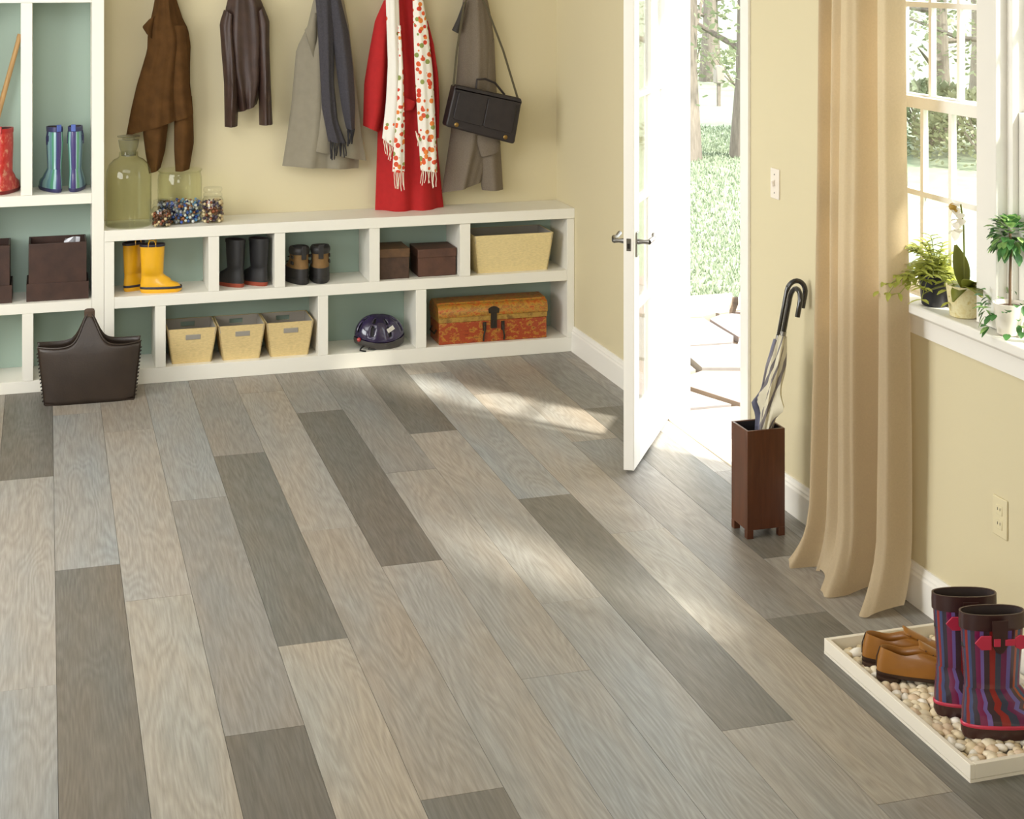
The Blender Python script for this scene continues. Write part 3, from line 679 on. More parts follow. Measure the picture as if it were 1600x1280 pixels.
# wooden pole leaning in the left cubby
pA = ony(-28, 290, YB+.19); pB = ony(47, -2, YB+.25)
pl = thing('wooden_pole', 'pale wooden pole leaning in the upper left tower cubby', 'pole', (pA.x, pA.y, tsh))
a_ = Vector((bx(-38), YB+.17, tsh+.012)); b2 = Vector((bx(30.5), YB+.262, tsh+.84))
b2 = Vector((bx(29.0), YB+.25, bz(30, 62)))
MB().tube([a_, a_.lerp(b2, .3), a_.lerp(b2, .6), b2], [.017, .0155, .0125, .0115], 14).build('shaft', mat('ash_wood', (186, 146, 92), .5, noise=(8, .15, (8, 8, .6))), pl, world=True)
MB().tube([a_.lerp(b2, .99), a_.lerp(b2, 1.02)], [.0135, .0125], 14).build('end_knob', mat('ash_wood', (186, 146, 92)), pl, world=True)

# ================================================================== BOXES, BINS, BASKETS IN THE SHELVES
def wall_with_hole(mb, q, n_in, th, hole=None):
    """tapered wall from 4 corner points (tl,tr,br,bl), thickness th along n_in, with an optional hole (u0,u1,v0,v1)"""
    q = [Vector(p) for p in q]; nrm = Vector(n_in).normalized()*th
    def P(u, v, d): return q[0].lerp(q[1], u).lerp(q[3].lerp(q[2], u), v)+nrm*d
    us = [0, 1] if not hole else [0, hole[0], hole[1], 1]; vs_ = [0, 1] if not hole else [0, hole[2], hole[3], 1]
    nu, nv = len(us), len(vs_); V = []; Fc = []
    for d in (0, 1):
        for v in vs_:
            for u in us: V.append(P(u, v, d))
    id_ = lambda d, i, j: d*nu*nv+j*nu+i
    skip = {(1, 1)} if hole else set()
    for i in range(nu-1):
        for j in range(nv-1):
            if (i, j) in skip: continue
            for d in (0, 1):
                f = (id_(d,i,j), id_(d,i+1,j), id_(d,i+1,j+1), id_(d,i,j+1)); Fc.append(f if d == 0 else tuple(reversed(f)))
    def edge(a, b_): Fc.append((id_(0,*a), id_(0,*b_), id_(1,*b_), id_(1,*a)))
    for i in range(nu-1): edge((i,0), (i+1,0)); edge((i,nv-1), (i+1,nv-1))
    for j in range(nv-1): edge((0,j), (0,j+1)); edge((nu-1,j), (nu-1,j+1))
    if hole:
        edge((1,1),(2,1)); edge((1,2),(2,2)); edge((1,1),(1,2)); edge((2,1),(2,2))
    mb.add(V, Fc)
def bin_(name, label, x0, x1, y0, y1, z0, h, taper, m, lin_m, hole=True, group=None, ytaper=None):
    """open tapered bin; x0..x1,y0..y1 at the top"""
    yt = taper if ytaper is None else ytaper
    t = thing(name, label, 'bin', ((x0+x1)/2, (y0+y1)/2, z0), 0, group)
    hx = (x1-x0)/2; hy = (y1-y0)/2; th = .006
    T = {'fl': (-hx,-hy,h), 'fr': (hx,-hy,h), 'br': (hx,hy,h), 'bl': (-hx,hy,h)}
    Bo = {'fl': (-hx+taper,-hy+yt,0), 'fr': (hx-taper,-hy+yt,0), 'br': (hx-taper,hy-yt,0), 'bl': (-hx+taper,hy-yt,0)}
    ho = (.36, .66, .09, .23) if hole else None
    for a, c, nn in (('fl','fr',(0,1,0)), ('fr','br',(-1,0,0)), ('br','bl',(0,-1,0)), ('bl','fl',(1,0,0))):
        mb = MB(); wall_with_hole(mb, (T[a], T[c], Bo[c], Bo[a]), nn, th, ho if nn[1] < 0 else None)
        mb.build('bin_wall', m, t, smooth=0)
        ml = MB(); off = Vector(nn)*th*1.02
        wall_with_hole(ml, [Vector(p)+off+Vector((0,0,dz)) for p, dz in ((T[a],-.001),(T[c],-.001),(Bo[c],.004),(Bo[a],.004))], nn, .002, ho if nn[1] < 0 else None)
        ml.build('lining', lin_m, t, smooth=0)
    if hole:
        f0 = Vector(T['fl']).lerp(Vector(Bo['fl']), .245); f1 = Vector(T['fr']).lerp(Vector(Bo['fr']), .245); c_ = f0.lerp(f1, .52); dn = (Vector(Bo['fl'])-Vector(T['fl'])); dn = Vector((0, dn.y, dn.z)).normalized()
        MB().obox(c_+Vector((0, -.001, 0)), (.036, 0, 0), dn.cross(Vector((1, 0, 0)))*.0015, dn*.0125).build('label_plate', mat('grey_plate', (164, 158, 148), .5, .2), t, bevel=.001)
    MB().box(-hx+taper+.001, hx-taper-.001, -hy+yt+.001, hy-yt-.001, 0.0005, .006).build('bin_bottom', lin_m, t)
    return t
def weave(name, col):
    m = mat(name, col, .8, noise=(60, .10, (1, 1, 4)), bump=(260, .35)); return m
STRAW = weave('pale_straw_weave', (219, 194, 138)); GREYL = mat('grey_lining', (168, 160, 148), .9)
for i, (a, c) in enumerate(((261.5, 340), (341.5, 415.5), (416.5, 491.5))):
    w_ = bx(c)-bx(a)
    lab = ('pale straw bin with cut-out handles, the left of three in the lower row', 'pale straw bin with cut-out handles, the middle of three in the lower row', 'pale straw bin with cut-out handles, the right of three in the lower row')[i]
    bin_('storage_bin', lab, bx(a), bx(c), YB+.018, YB+.262, zl, .175, .026, STRAW, GREYL, True, 'three straw bins')
q0 = bx(742); q1 = bx(867)
bin_('storage_bin', 'large pale cream tapered bin in the upper right cubby', q0, q1, YB+.022, YB+.272, zu, .200, .026, weave('cream_grasscloth', (228, 207, 152)), GREYL, False)
# lidded boxes
def lidded(label, x0, x1, y0, y1, h, m, m2):
    t = thing('lidded_box', label, 'box', ((x0+x1)/2, (y0+y1)/2, zu), 0)
    hx, hy = (x1-x0)/2, (y1-y0)/2
    MB().box(-hx+.003, hx-.003, -hy+.003, hy-.003, 0, h-.03).build('box_body', m, t, bevel=.003)
    MB().box(-hx, hx, -hy, hy, h-.045, h).build('lid', m2, t, bevel=.003)
    return t
BX1 = mat('dark_brown_card', (72, 50, 36), .6, noise=(22, .3), bump=(90, .3)); BX1L = mat('brown_card_lid', (96, 68, 42), .55, noise=(22, .3)); BX2 = mat('mid_brown_card', (84, 54, 40), .55, noise=(18, .2), bump=(90, .2))
lidded('dark brown lidded box, the left of two in one cubby', bx(594)+.004, bx(643), YB+.035, YB+.235, .155, BX1, BX1L)
lidded('mid brown lidded box, the right of two in one cubby', bx(656), bx(718)-.004, YB+.045, YB+.235, .142, BX2, BX2)
# leather boxes in the tower
LB = mat('chocolate_leather', (62, 40, 31), .5, noise=(16, .25), bump=(110, .25))
def leather_box(x0, x1, label):
    zs_ = tz[2]; t = thing('leather_box', label, 'box', ((x0+x1)/2, YB+.15, zs_), 0, 'leather boxes in the tower')
    hx = (x1-x0)/2; hy = .115; h = .275; th = .008
    b = MB(); b.box(-hx+.01, hx-.01, -hy+.008, -hy+.008+th, .004, h); b.box(-hx+.01, hx-.01, hy-.008-th, hy-.008, .004, h)
    b.box(-hx+.01, -hx+.01+th, -hy+.016, hy-.016, .004, h); b.box(hx-.01-th, hx-.01, -hy+.016, hy-.016, .004, h); b.box(-hx+.012, hx-.012, -hy+.01, hy-.01, .003, .012)
    b.build('box_body', LB, t, bevel=.002)
    b = MB(); k = .085; b.box(-hx, hx, -hy, -hy+.006, 0, k); b.box(-hx, hx, hy-.006, hy, 0, k); b.box(-hx, -hx+.006, -hy+.006, hy-.006, 0, k); b.box(hx-.006, hx, -hy+.006, hy-.006, 0, k); b.box(-hx+.004, hx-.004, -hy+.004, hy-.004, 0, .003)
    b.build('lid_tray', LB, t, bevel=.002)
    return t
lb = leather_box(bx(41), bx(139), 'chocolate leather box standing in its lid, in the middle tower shelf')
leather_box(bx(-62)+.012, bx(18.5), 'chocolate leather box cut by the left picture edge')
pp = thing('crumpled_paper', 'scrap of silver paper sticking up in the leather box', 'paper', (bx(114), YB+.15, tz[2]+.2))
b = MB(); rr = random.Random(2); g_ = [[(.018*(i-2)+rr.uniform(-.006,.006), rr.uniform(-.01,.01), .02*j+rr.uniform(-.006,.006)) for i in range(5)] for j in range(5)]
b.grid(g_); o = b.build('sheet', mat('silver_paper', (200, 200, 204), .35, .3), pp, smooth=0); o.modifiers.new('solid', 'SOLIDIFY').thickness = .001
MB().box(-.045, .02, -.004, .004, -.19, .012).build('stiff_card', mat('dark_card', (50, 46, 48), .6), pp)

# tin trunk
TR1 = blotch_mat('painted_tin', [(128, 44, 20), (166, 70, 26), (150, 52, 24), (186, 128, 44), (120, 60, 26)], 34, .38, (1, 1, 1.6), .2)
TR2 = blotch_mat('painted_tin_lid', [(150, 70, 26), (186, 96, 34), (176, 134, 48), (140, 90, 36), (196, 110, 40)], 34, .35, (1, 1, 1.6), .2)
TBAND = blotch_mat('gilt_band', [(140, 104, 44), (176, 138, 62), (120, 84, 36)], 18, .4, (1, 1, 1)); IRON = mat('dark_iron', (62, 54, 46), .5, .6)
tx0, tx1 = bx(688.5), bx(857); th_ = .16; ty0, ty1 = YB+.030, YB+.225
tk = thing('tin_trunk', 'painted orange tin trunk with a domed lid and iron hasp', 'trunk', ((tx0+tx1)/2, (ty0+ty1)/2, zl))
hx = (tx1-tx0)/2; hy = (ty1-ty0)/2
MB().box(-hx, hx, -hy, hy, 0, .112).build('trunk_body', TR1, tk, bevel=.004)
MB().box(-hx-.002, hx+.002, -hy-.002, hy+.002, .1125, .138).build('gilt_band', TBAND, tk, bevel=.002)
prof = [(-hy-.004, .1385), (-hy-.006, .150), (-hy-.004, .172), (-hy+.006, .190), (-hy+.024, .200), (-hy+.034, .2005), (-hy+.04, .207), (hy-.04, .212), (hy-.034, .205), (hy-.02, .200), (hy-.004, .186), (hy+.005, .165), (hy+.005, .1385)]
lid_ = MB().prism([(-hx-.005, y, z) for y, z in prof], (2*hx+.010, 0, 0)).build('lid', TR2, tk, smooth=40, bevel=.002)
b = MB(); fy = -hy-.008; b.prism([(-.028, fy, .150), (.028, fy, .150), (.030, fy, .172), (.016, fy, .182), (0, fy, .186), (-.016, fy, .182), (-.030, fy, .172)], (0, .006, 0)); b.box(-.016, .016, fy-.002, fy+.008, .072, .155); b.tube([(0, fy-.003, .095), (0, fy-.003, .112)], .005, 8)
b.build('hasp', IRON, lid_)
for s in (-1, 1):
    b = MB(); x = s*.050; b.box(x-.009, x+.009, -hy-.006, -hy+.001, .06, .105); b.tube([(x, -hy-.005, .085), (x, -hy-.012, .06), (x+s*.006, -hy-.010, .03), (x+s*.006, -hy-.004, .008)], .005, 8)
    b.build('side_latch', IRON, tk)
b = MB(); b.tube([(-hx-.004, -.05, .07), (-hx-.014, -.045, .05), (-hx-.014, .045, .05), (-hx-.004, .05, .07)], .004, 8); b.build('end_handle', IRON, tk)
# bicycle helmet
PURP = mat('purple_shell', (42, 32, 66), .18, coat=.6, noise=(9, .35)); HBK = mat('black_foam', (32, 31, 33), .6)
hp = ony(597, 545, YB+.12)
he = thing('bicycle_helmet', 'dark purple bicycle helmet with a red rear light and black strap', 'helmet', (bx(597)+.01, YB+.12, zl), R(8))
def dome(rx, ry, rz_, z0, nu=40, nv=14):
    rows = []
    for i in range(nv+1):
        a = (math.pi/2)*i/nv; row = []
        for j in range(nu):
            t = 2*math.pi*j/nu; k = math.cos(a)
            x = rx*k*math.cos(t)*(1.0 if math.cos(t) > 0 else 1.0); y = ry*k*math.sin(t)
            z = z0+rz_*math.sin(a)*(1+.10*math.cos(t)*k*-1)
            z += .020*k*(-math.cos(t))*-1*0 + .012*math.cos(2*t)*k
            row.append((x, y, z))
        rows.append(row)
    return rows
# left end (x<0) is the back of the helmet, low; right end is the brim
rows = dome(.132, .095, .118, .045)
b = MB(); o0 = 0; n_ = 40
for r_ in rows: b.v += r_
for i in range(len(rows)-1):
    for j in range(n_):
        vent = (2 <= i <= 9) and (j % 5 in (1,)) and (i not in (6,))
        if vent: continue
        b.f.append((i*n_+j, i*n_+(j+1)%n_, (i+1)*n_+(j+1)%n_, (i+1)*n_+j))
o = sh_ = b.build('shell', PURP, he, smooth=50); sd = o.modifiers.new('solid', 'SOLIDIFY'); sd.thickness = .008; sd.offset = -1
MB().loft(dome(.122, .085, .108, .042), True, False).build('foam_liner', HBK, he, smooth=60)
b = MB(); rows2 = dome(.134, .097, .118, .045)
low = [[(x*1.0, y*1.0, z) for x, y, z in rows2[0]], [(x*1.012, y*1.012, z-.014) for x, y, z in rows2[0]], [(x*.985, y*.985, z-.034-.004*(x/.13)) for x, y, z in rows2[0]], [(x*.90, y*.90, z-.036) for x, y, z in rows2[0]]]
b.loft(low, False, False).build('lower_rim', mat('charcoal_plastic', (66, 62, 58), .4), he, smooth=60)
MB().sphere((-.126, -.045, .052), .011, .009, .011).build('rear_light', mat('red_lens', (178, 40, 44), .15, coat=.8), sh_)
st_o = MB().obox((.030, -.0905, .100), (.017, 0, .010), (.0, .002, .0007), (-.006, -.002, .009)).build('sticker', mat('white_sticker', (226, 222, 212), .5), sh_)
MB().tube([(-.10, -.055, .022), (-.125, -.075, .014), (-.134, -.088, .008), (-.122, -.098, .006), (-.108, -.104, .004)], 0, flat=(.008, .004)).build('chin_strap', HBK, he)
MB().tube([(-.07, -.07, .022), (-.09, -.085, .008), (-.06, -.088, .004), (-.03, -.086, .006), (.0, -.08, .016)], 0, flat=(.006, .003)).build('chin_strap', HBK, he)

# ------------------------------------------------------------------ leather tote basket on the floor
TOTE = mat('espresso_leather', (50, 39, 31), .42, noise=(10, .2), bump=(130, .2))
tb = thing('leather_tote', 'large dark brown leather tote basket on the floor before the shelves', 'basket', ((.403-.011)/2, 7.555, 0), R(-1))
def tote_panel(s):
    """front (s=-1) or back (s=+1) panel: flares upward, sweeps up to the handle in the middle"""
    rows_ = []; nu_, nv_ = 40, 14
    for j in range(nv_+1):
        row = []
        for i in range(nu_+1):
            u = -1+2*i/nu_; ztop_ = .255+.016*abs(u)**2+.125*math.exp(-(u/.19)**2)*1.0+.03*math.exp(-(u/.42)**2)
            v = j/nv_; z = ztop_*v
            hw = .205+.030*min(1, v*1.0); x = u*hw
            dep = .072+.012*math.sin(math.pi*min(1, z/.27))*(1-u*u)
            over = max(0, (z-.255)/.15)
            y = s*dep*(1-abs(u)**6*.35)*(1-min(1, over)*.92)
            row.append((x, y, z))
        rows_.append(row)
    return rows_
for s in (-1, 1):
    o = MB().grid(tote_panel(s)).build('front_panel' if s < 0 else 'back_panel', TOTE, tb, smooth=60); sd = o.modifiers.new('solid', 'SOLIDIFY'); sd.thickness = .005
    pa = tote_panel(s)[-1]; MB().tube([(x, y+s*.002, z) for x, y, z in pa], .0036, 6).build('rolled_edge', TOTE, o)
for s in (-1, 1):
    rows_ = []
    for j in range(9):
        v = j/8; row = []
        for i in range(7):
            k = -1+2*i/6; z = v*(.262-.03*(1-k*k)); hw = .205+.030*min(1, z/.27); row.append((s*(hw-.010*(1-k*k)), k*.047*(1), z))
        rows_.append(row)
    o = MB().grid(rows_).build('side_gusset', TOTE, tb, smooth=60); o.modifiers.new('solid', 'SOLIDIFY').thickness = .004
    b = MB()
    for j in range(14):
        z = .02+.017*j; hw = .205+.030*min(1, z/.27); b.obox((s*(hw+.002), -.046, z), (.004, 0, .002), (0, .004, 0), (0, 0, .003))
    b.build('lacing', mat('dark_lacing', (34, 27, 22), .5), tb)
MB().box(-.2, .2, -.066, .066, .001, .006).build('tote_bottom', TOTE, tb)
b = MB(); b.tube([(-.020, 0, .416), (-.01, 0, .419), (.01, 0, .419), (.020, 0, .416)], .009, 10); b.box(-.024, .024, -.012, .012, .388, .418); b.build('handle_wrap', mat('tan_stitched_leather', (74, 56, 42), .5), tb, bevel=.002)

# ================================================================== GLASS JARS ON THE BENCH
GG = glass('green_bottle_glass', (.990, .996, .938), .02); CG = glass('clear_jar_glass', (.99, .995, .985), .025)
BCH = ZT
def jar(name, label, px, dy, prof_out, wall, m, cat='jar'):
    t = thing(name, label, cat, (bx(px)*(YB+dy)/YB if False else ony(px, 340, YB+dy).x, YB+dy, BCH+.0005))
    inn = [(max(.002, r_-wall), max(z, .006)) for r_, z in reversed(prof_out)]
    mb = MB(); mb.lathe([(.002, 0)]+prof_out+inn+[(.002, .006)], n=40, cap0=True, cap1=True)
    mb.build('glass_body', m, t, smooth=40)
    return t
bo = jar('glass_bottle', 'big pale green glass bottle with a stopper, the tallest on the bench', 201, .118, [(.104,0),(.110,.006),(.111,.03),(.111,.245),(.107,.275),(.094,.305),(.072,.327),(.052,.337),(.046,.345),(.045,.365)], .003, GG, 'bottle')
MB().lathe([(.036,.345),(.038,.368),(.046,.39),(.050,.42),(.050,.424),(.030,.426),(.029,.432),(.054,.438),(.055,.443),(.03,.446)], n=32).build('stopper', glass('frosted_stopper', (.80, .82, .76), rough=.3), bo, smooth=50)
wj = jar('glass_jar', 'wide open pale green glass jar half filled with blue beads', 281, .172, [(.100,0),(.108,.006),(.110,.02),(.110,.215),(.107,.232),(.104,.240),(.104,.250),(.110,.254),(.111,.260)], .003, GG)
j1 = jar('glass_jar', 'small round glass jar of brown beads in front of the wide jar', 252.5, .052, [(.040,0),(.046,.005),(.048,.014),(.048,.080),(.044,.092),(.040,.096)], .0025, CG)
MB().lathe([(.041,.0965),(.043,.100),(.043,.106),(.039,.112),(.036,.120),(.040,.128),(.030,.131)], n=28).build('glass_lid', CG, j1, smooth=50)
j2 = jar('glass_jar', 'small tall glass jar of cream and brown beads, rightmost on the bench', 332.5, .10, [(.044,0),(.050,.005),(.052,.014),(.052,.112),(.046,.124),(.043,.128)], .0025, CG)
MB().lathe([(.044,.1285),(.047,.132),(.047,.142),(.040,.146),(.040,.152),(.046,.156),(.047,.166),(.044,.174),(.030,.176)], n=28).build('glass_lid', CG, j2, smooth=50)
def beads(label, root, r_in, z0, z1, r_b, cols, n, seed):
    rb = random.Random(seed); groups = [[] for _ in cols]
    tries = 0; pts = []
    while len(pts) < n and tries < n*60:
        tries += 1; a = rb.uniform(0, 6.283); rr_ = r_in*math.sqrt(rb.random()); rr_ = max(rr_, r_in*.35)
        if rb.random() < .6: rr_ = r_in-r_b*rb.uniform(0, .6)
        z = rb.uniform(z0, z1+.006*math.sin(a*2)); p = Vector((rr_*math.cos(a), rr_*math.sin(a), z))
        if all((p-q_).length_squared > (1.75*r_b)**2 for q_ in pts): pts.append(p)
    ob = None; mb = MB(); mi = []
    for p in pts:
        k = rb.randrange(len(cols)); s_ = r_b*rb.uniform(.8, 1.1); f0 = len(mb.f); mb.sphere(p, s_, n=7, m=5); mi += [k]*(len(mb.f)-f0)
    o = mb.build('beads', cols[0], None, loc=root.location, smooth=60)
    for c_ in cols[1:]: o.data.materials.append(c_)
    o.data.polygons.foreach_set('material_index', mi)
    tag(o, label, 'beads', kind='stuff'); return o
def bc(n, c): return mat('bead_'+n, c, .3)
beads('blue, white and amber beads inside the wide jar', wj, .104, .010, .095, .0085, [bc('blue', (52, 84, 170)), bc('sky', (96, 150, 206)), bc('navy', (40, 50, 110)), bc('white', (216, 216, 218)), bc('amber', (150, 92, 56)), bc('grey', (142, 146, 158))], 420, 1)
beads('brown and cream beads inside the small round jar', j1, .043, .009, .066, .0075, [bc('brown', (92, 56, 34)), bc('cream', (214, 190, 146)), bc('rust', (132, 70, 38)), bc('black', (40, 32, 30))], 130, 2)
beads('cream, rust and dark beads inside the tall small jar', j2, .047, .009, .105, .0085, [bc('cream', (214, 190, 146)), bc('brown', (92, 56, 34)), bc('rust', (132, 70, 38)), bc('plum', (60, 44, 62)), bc('cream2', (226, 206, 160))], 170, 3)

# ================================================================== RIGHT SIDE: SWITCH, OUTLET, STAND, CURTAIN
PLATE = mat('ivory_plastic', (236, 226, 212), .35)
sw_ = thing('light_switch', 'ivory light switch plate on the wall beside the door', 'switch', (XR, 5.389, 1.21))
MB().box(-.006, 0, -.036, .036, -.058, .058).build('plate', PLATE, sw_, bevel=.003)
MB().obox((-.010, 0, .003), (.007, 0, .004), (0, .006, 0), (-.002, 0, .010)).build('toggle', PLATE, sw_, bevel=.002)
for z in (-.035, .035): MB().tube([(-.0055, 0, z), (-.0075, 0, z)], .003, 8).build('screw', CHROME, sw_)
ou = thing('power_outlet', 'ivory power outlet plate low on the wall under the window', 'outlet', (XR, 3.928, .435))
MB().box(-.006, 0, -.036, .036, -.058, .058).build('plate', mat('almond_plastic', (226, 214, 176), .4), ou, bevel=.003)
for z in (-.021, .021):
    s_o = MB().obox((-.0065, 0, z), (.0015, 0, 0), (0, .015, 0), (0, 0, .014)).build('socket_face', mat('almond_plastic', (226, 214, 176)), ou, bevel=.004)
    b = MB()
    for y in (-.006, .006): b.box(-.0085, -.0079, y-.001, y+.001, z-.001, z+.007)
    b.build('slots', mat('dark_metal', (45, 42, 40)), s_o)

MAHO = mat('mahogany', (88, 48, 27), .35, noise=(6, .22, (10, 10, 1)), coat=.3)
sx0, sx1, sy0, sy1, sh = 2.393, 2.541, 5.046, 5.180, .385
us = thing('umbrella_stand', 'square dark brown wooden umbrella stand on four short feet', 'stand', ((sx0+sx1)/2, (sy0+sy1)/2, 0))
hx, hy = (sx1-sx0)/2, (sy1-sy0)/2; t_ = .009
MB().box(-hx, hx, -hy, -hy+t_, .030, sh).build('side_panel', MAHO, us, bevel=.0015); MB().box(-hx, hx, hy-t_, hy, .030, sh).build('side_panel', MAHO, us, bevel=.0015)
MB().box(-hx, -hx+t_, -hy+t_, hy-t_, .030, sh).build('side_panel', MAHO, us, bevel=.0015); MB().box(hx-t_, hx, -hy+t_, hy-t_, .030, sh).build('side_panel', MAHO, us, bevel=.0015)
for x in (-1, 1):
    for y in (-1, 1): MB().box(min(x*hx, x*(hx-.024)), max(x*hx, x*(hx-.024)), min(y*hy, y*(hy-.024)), max(y*hy, y*(hy-.024)), 0, .030).build('foot', MAHO, us, bevel=.001)
DKIN = mat('dark_lining', (38, 34, 36), .6); i_ = .0115
b = MB(); b.box(-hx+t_, hx-t_, -hy+t_, -hy+i_, .036, sh-.003); b.box(-hx+t_, hx-t_, hy-i_, hy-t_, .036, sh-.003); b.box(-hx+t_, -hx+i_, -hy+i_, hy-i_, .036, sh-.003); b.box(hx-i_, hx-t_, -hy+i_, hy-i_, .036, sh-.003); b.box(-hx+t_, hx-t_, -hy+t_, hy-t_, .030, .036)
b.build('lining', DKIN, us)

def umbrella(label, A0, A1, stripes, hook_dir, can0, can1, flare, seed):
    """folded umbrella along A0 -> A1 (top of the straight shaft); hook bends towards hook_dir"""
    A0 = Vector(A0); A1 = Vector(A1); ax = (A1-A0).normalized(); Lg = (A1-A0).length
    t = thing('umbrella', label, 'umbrella', A0)
    sx = ax.cross(Vector((0,1,0))).normalized(); sy = sx.cross(ax).normalized()
    MB().tube([(0,0,0), ax*Lg*.1, ax*Lg*can1], [.003, .005, .006], 10).build('shaft', mat('dark_metal', (45, 42, 40)), t)
    rings = []; nv_ = 30; rs = random.Random(seed)
    for i in range(nv_+1):
        v = i/nv_; d = lerp(can0, can1, v)*Lg
        base = lerp(.010, .026, min(1, v*2.0)) if v < .75 else lerp(.026, .013, ((v-.75)/.25)**1.3)
        ring = []
        for j in range(40):
            a = 2*math.pi*j/40; fo = 1+.22*math.sin(5*a+v*7+seed)+.10*math.sin(11*a-v*5)
            r_ = base*fo*(1+flare*math.exp(-((v-.52)/.07)**2)*max(0, math.sin(2*a+seed+v*9)))
            ring.append(ax*d+sx*r_*math.cos(a)+sy*r_*math.sin(a))
        rings.append(ring)
    MB().loft(rings, True, True).build('canopy', stripes, t, smooth=50)
    MB().tube([ax*Lg*(can1-.005), ax*Lg*(can1+.02)], .0105, 12).build('collar', CHROME, t)
    hd = (Vector(hook_dir)-ax*Vector(hook_dir).dot(ax)).normalized(); rad = .033; P = [ax*Lg*(can1+.01), ax*Lg*.97, ax*Lg]
    for k in range(1, 12):
        a = math.pi*k/11; P.append(ax*Lg+hd*rad*(1-math.cos(a))+ax*rad*1.25*math.sin(a))
    P.append(P[-1]-ax*.03); P.append(P[-1]-ax*.022)
    MB().tube(P, .0095, 12).build('crook_handle', mat('black_lacquer', (26, 24, 25), .12, coat=.8), t)
    return t
ST1 = ramp_mat('striped_canopy', [(0, (214,206,180)), (.30, (122,114,112)), (.42, (214,206,180)), (.62, (128,120,118)), (.70, (214,206,180)), (.90, (110,104,106))], scale=2, twist=1.3, rough=.6)
ST2 = ramp_mat('slate_canopy', [(0, (112,112,130)), (.35, (94,94,112)), (.6, (126,120,126)), (.8, (92,92,110))], scale=2, twist=1.0, rough=.55)
umbrella('cream and grey striped folded umbrella with a black crook handle', (2.425, 5.096, .045), (2.572, 5.070, .845), ST1, (.12, -1, 0), .20, .83, 1.0, 1.0)
umbrella('slate blue folded umbrella behind the striped one', (2.435, 5.148, .045), (2.590, 5.126, .860), ST2, (1, -.32, 0), .20, .78, .9, 3.4)

# curtain
CURT = mat('tan_linen', (206, 186, 153), .85, noise=(160, .05), bump=(420, .2), trans=.38)
cu = thing('curtain', 'long tan linen curtain pooling on the floor beside the window', 'curtain', (2.56, 4.56, 0))
fold = [(0, .016), (.05, -.014), (.11, -.036), (.18, .020), (.25, -.020), (.31, -.040), (.38, -.016), (.45, -.046), (.52, -.050), (.58, -.034), (.66, .045), (.75, .055), (.82, .0), (.88, -.036), (.94, -.030), (1, .034)]
def fold_at(u):
    for (a, b_), (c_, d) in zip(fold, fold[1:]):
        if u <= c_:
            k = (u-a)/(c_-a); k = k*k*(3-2*k); return lerp(b_, d, k)
    return fold[-1][1]
rows_ = []; zlist = [2.36, 2.2, 2.0, 1.8, 1.6, 1.4, 1.2, 1.0, .8, .6, .45, .32, .22, .15, .10, .065, .038, .018, .006, .004]
for zi, z in enumerate(zlist):
    k = 1-z/2.36; row = []
    for i in range(121):
        u = i/120
        top = Vector((2.548, 4.790, 0)).lerp(Vector((2.552, 4.300, 0)), u); bot = Vector((2.515, 4.790, 0)).lerp(Vector((2.585, 4.330, 0)), u)
        p = top.lerp(bot, k**1.3)
        am = 1.0+.35*k
        p += Vector((1, .15, 0))*fold_at(u)*am*.95
        p.y += .012*k*math.sin(9*u+3*z)
        if z < .24:     # pooling hem
            s_ = (.24-z)/.24; p += Vector((-1, -.55, 0))*(.075*s_**2*(.60+.45*math.sin(u*15+.6)+.15*math.sin(u*37)))
            p.y += .05*s_**2*(1-u)*1.0-.0*s_
            zz = z+.030*s_**3*max(0, math.sin(u*19+1.2))
        else: zz = z
        p.x = min(p.x, XR-.024)
        row.append((p.x, p.y, zz))
    rows_.append(row)
MB().grid(rows_).build('cloth', CURT, cu, world=True, smooth=80)
b = MB(); b.tube([(2.555, 4.95, 2.385), (2.555, 3.0, 2.385)], .012, 12); rod = thing('curtain_rod', 'dark metal curtain rod above the window', 'curtain rod', (2.555, 4.0, 2.385))
b.build('rod', IRON, rod, world=True)
for y in (4.9, 3.1): MB().tube([(XR, y, 2.385), (2.555, y, 2.385)], .008, 8).build('bracket', IRON, rod, world=True)
for i in range(7):
    y = 4.79-i*.077; MB().tube([(2.555+.016*math.cos(a), y, 2.385+.016*math.sin(a)) for a in [k*math.pi/6 for k in range(13)]], .002, 6).build('ring', IRON, cu, world=True)

# ================================================================== TRAY WITH PEBBLES, SHOES, STRIPED BOOTS
TX0, TX1, TY0, TY1, THT = 2.218, 2.640, 3.388, 4.150, .046
tr = thing('boot_tray', 'shallow white rectangular tray filled with pebbles', 'tray', ((TX0+TX1)/2, (TY0+TY1)/2, 0))
CRM = mat('cream_lacquer', (238, 230, 214), .4)
b = MB(); wl = .014
MB().box(TX0, TX1, TY0, TY1, 0, .008).build('tray_bottom', CRM, tr, world=True)
for q_ in ((TX0, TX0+wl, TY0, TY1), (TX1-wl, TX1, TY0, TY1), (TX0+wl, TX1-wl, TY0, TY0+wl), (TX0+wl, TX1-wl, TY1-wl, TY1)): MB().box(*q_, .0085, THT).build('tray_rim', CRM, tr, bevel=.0015, world=True)
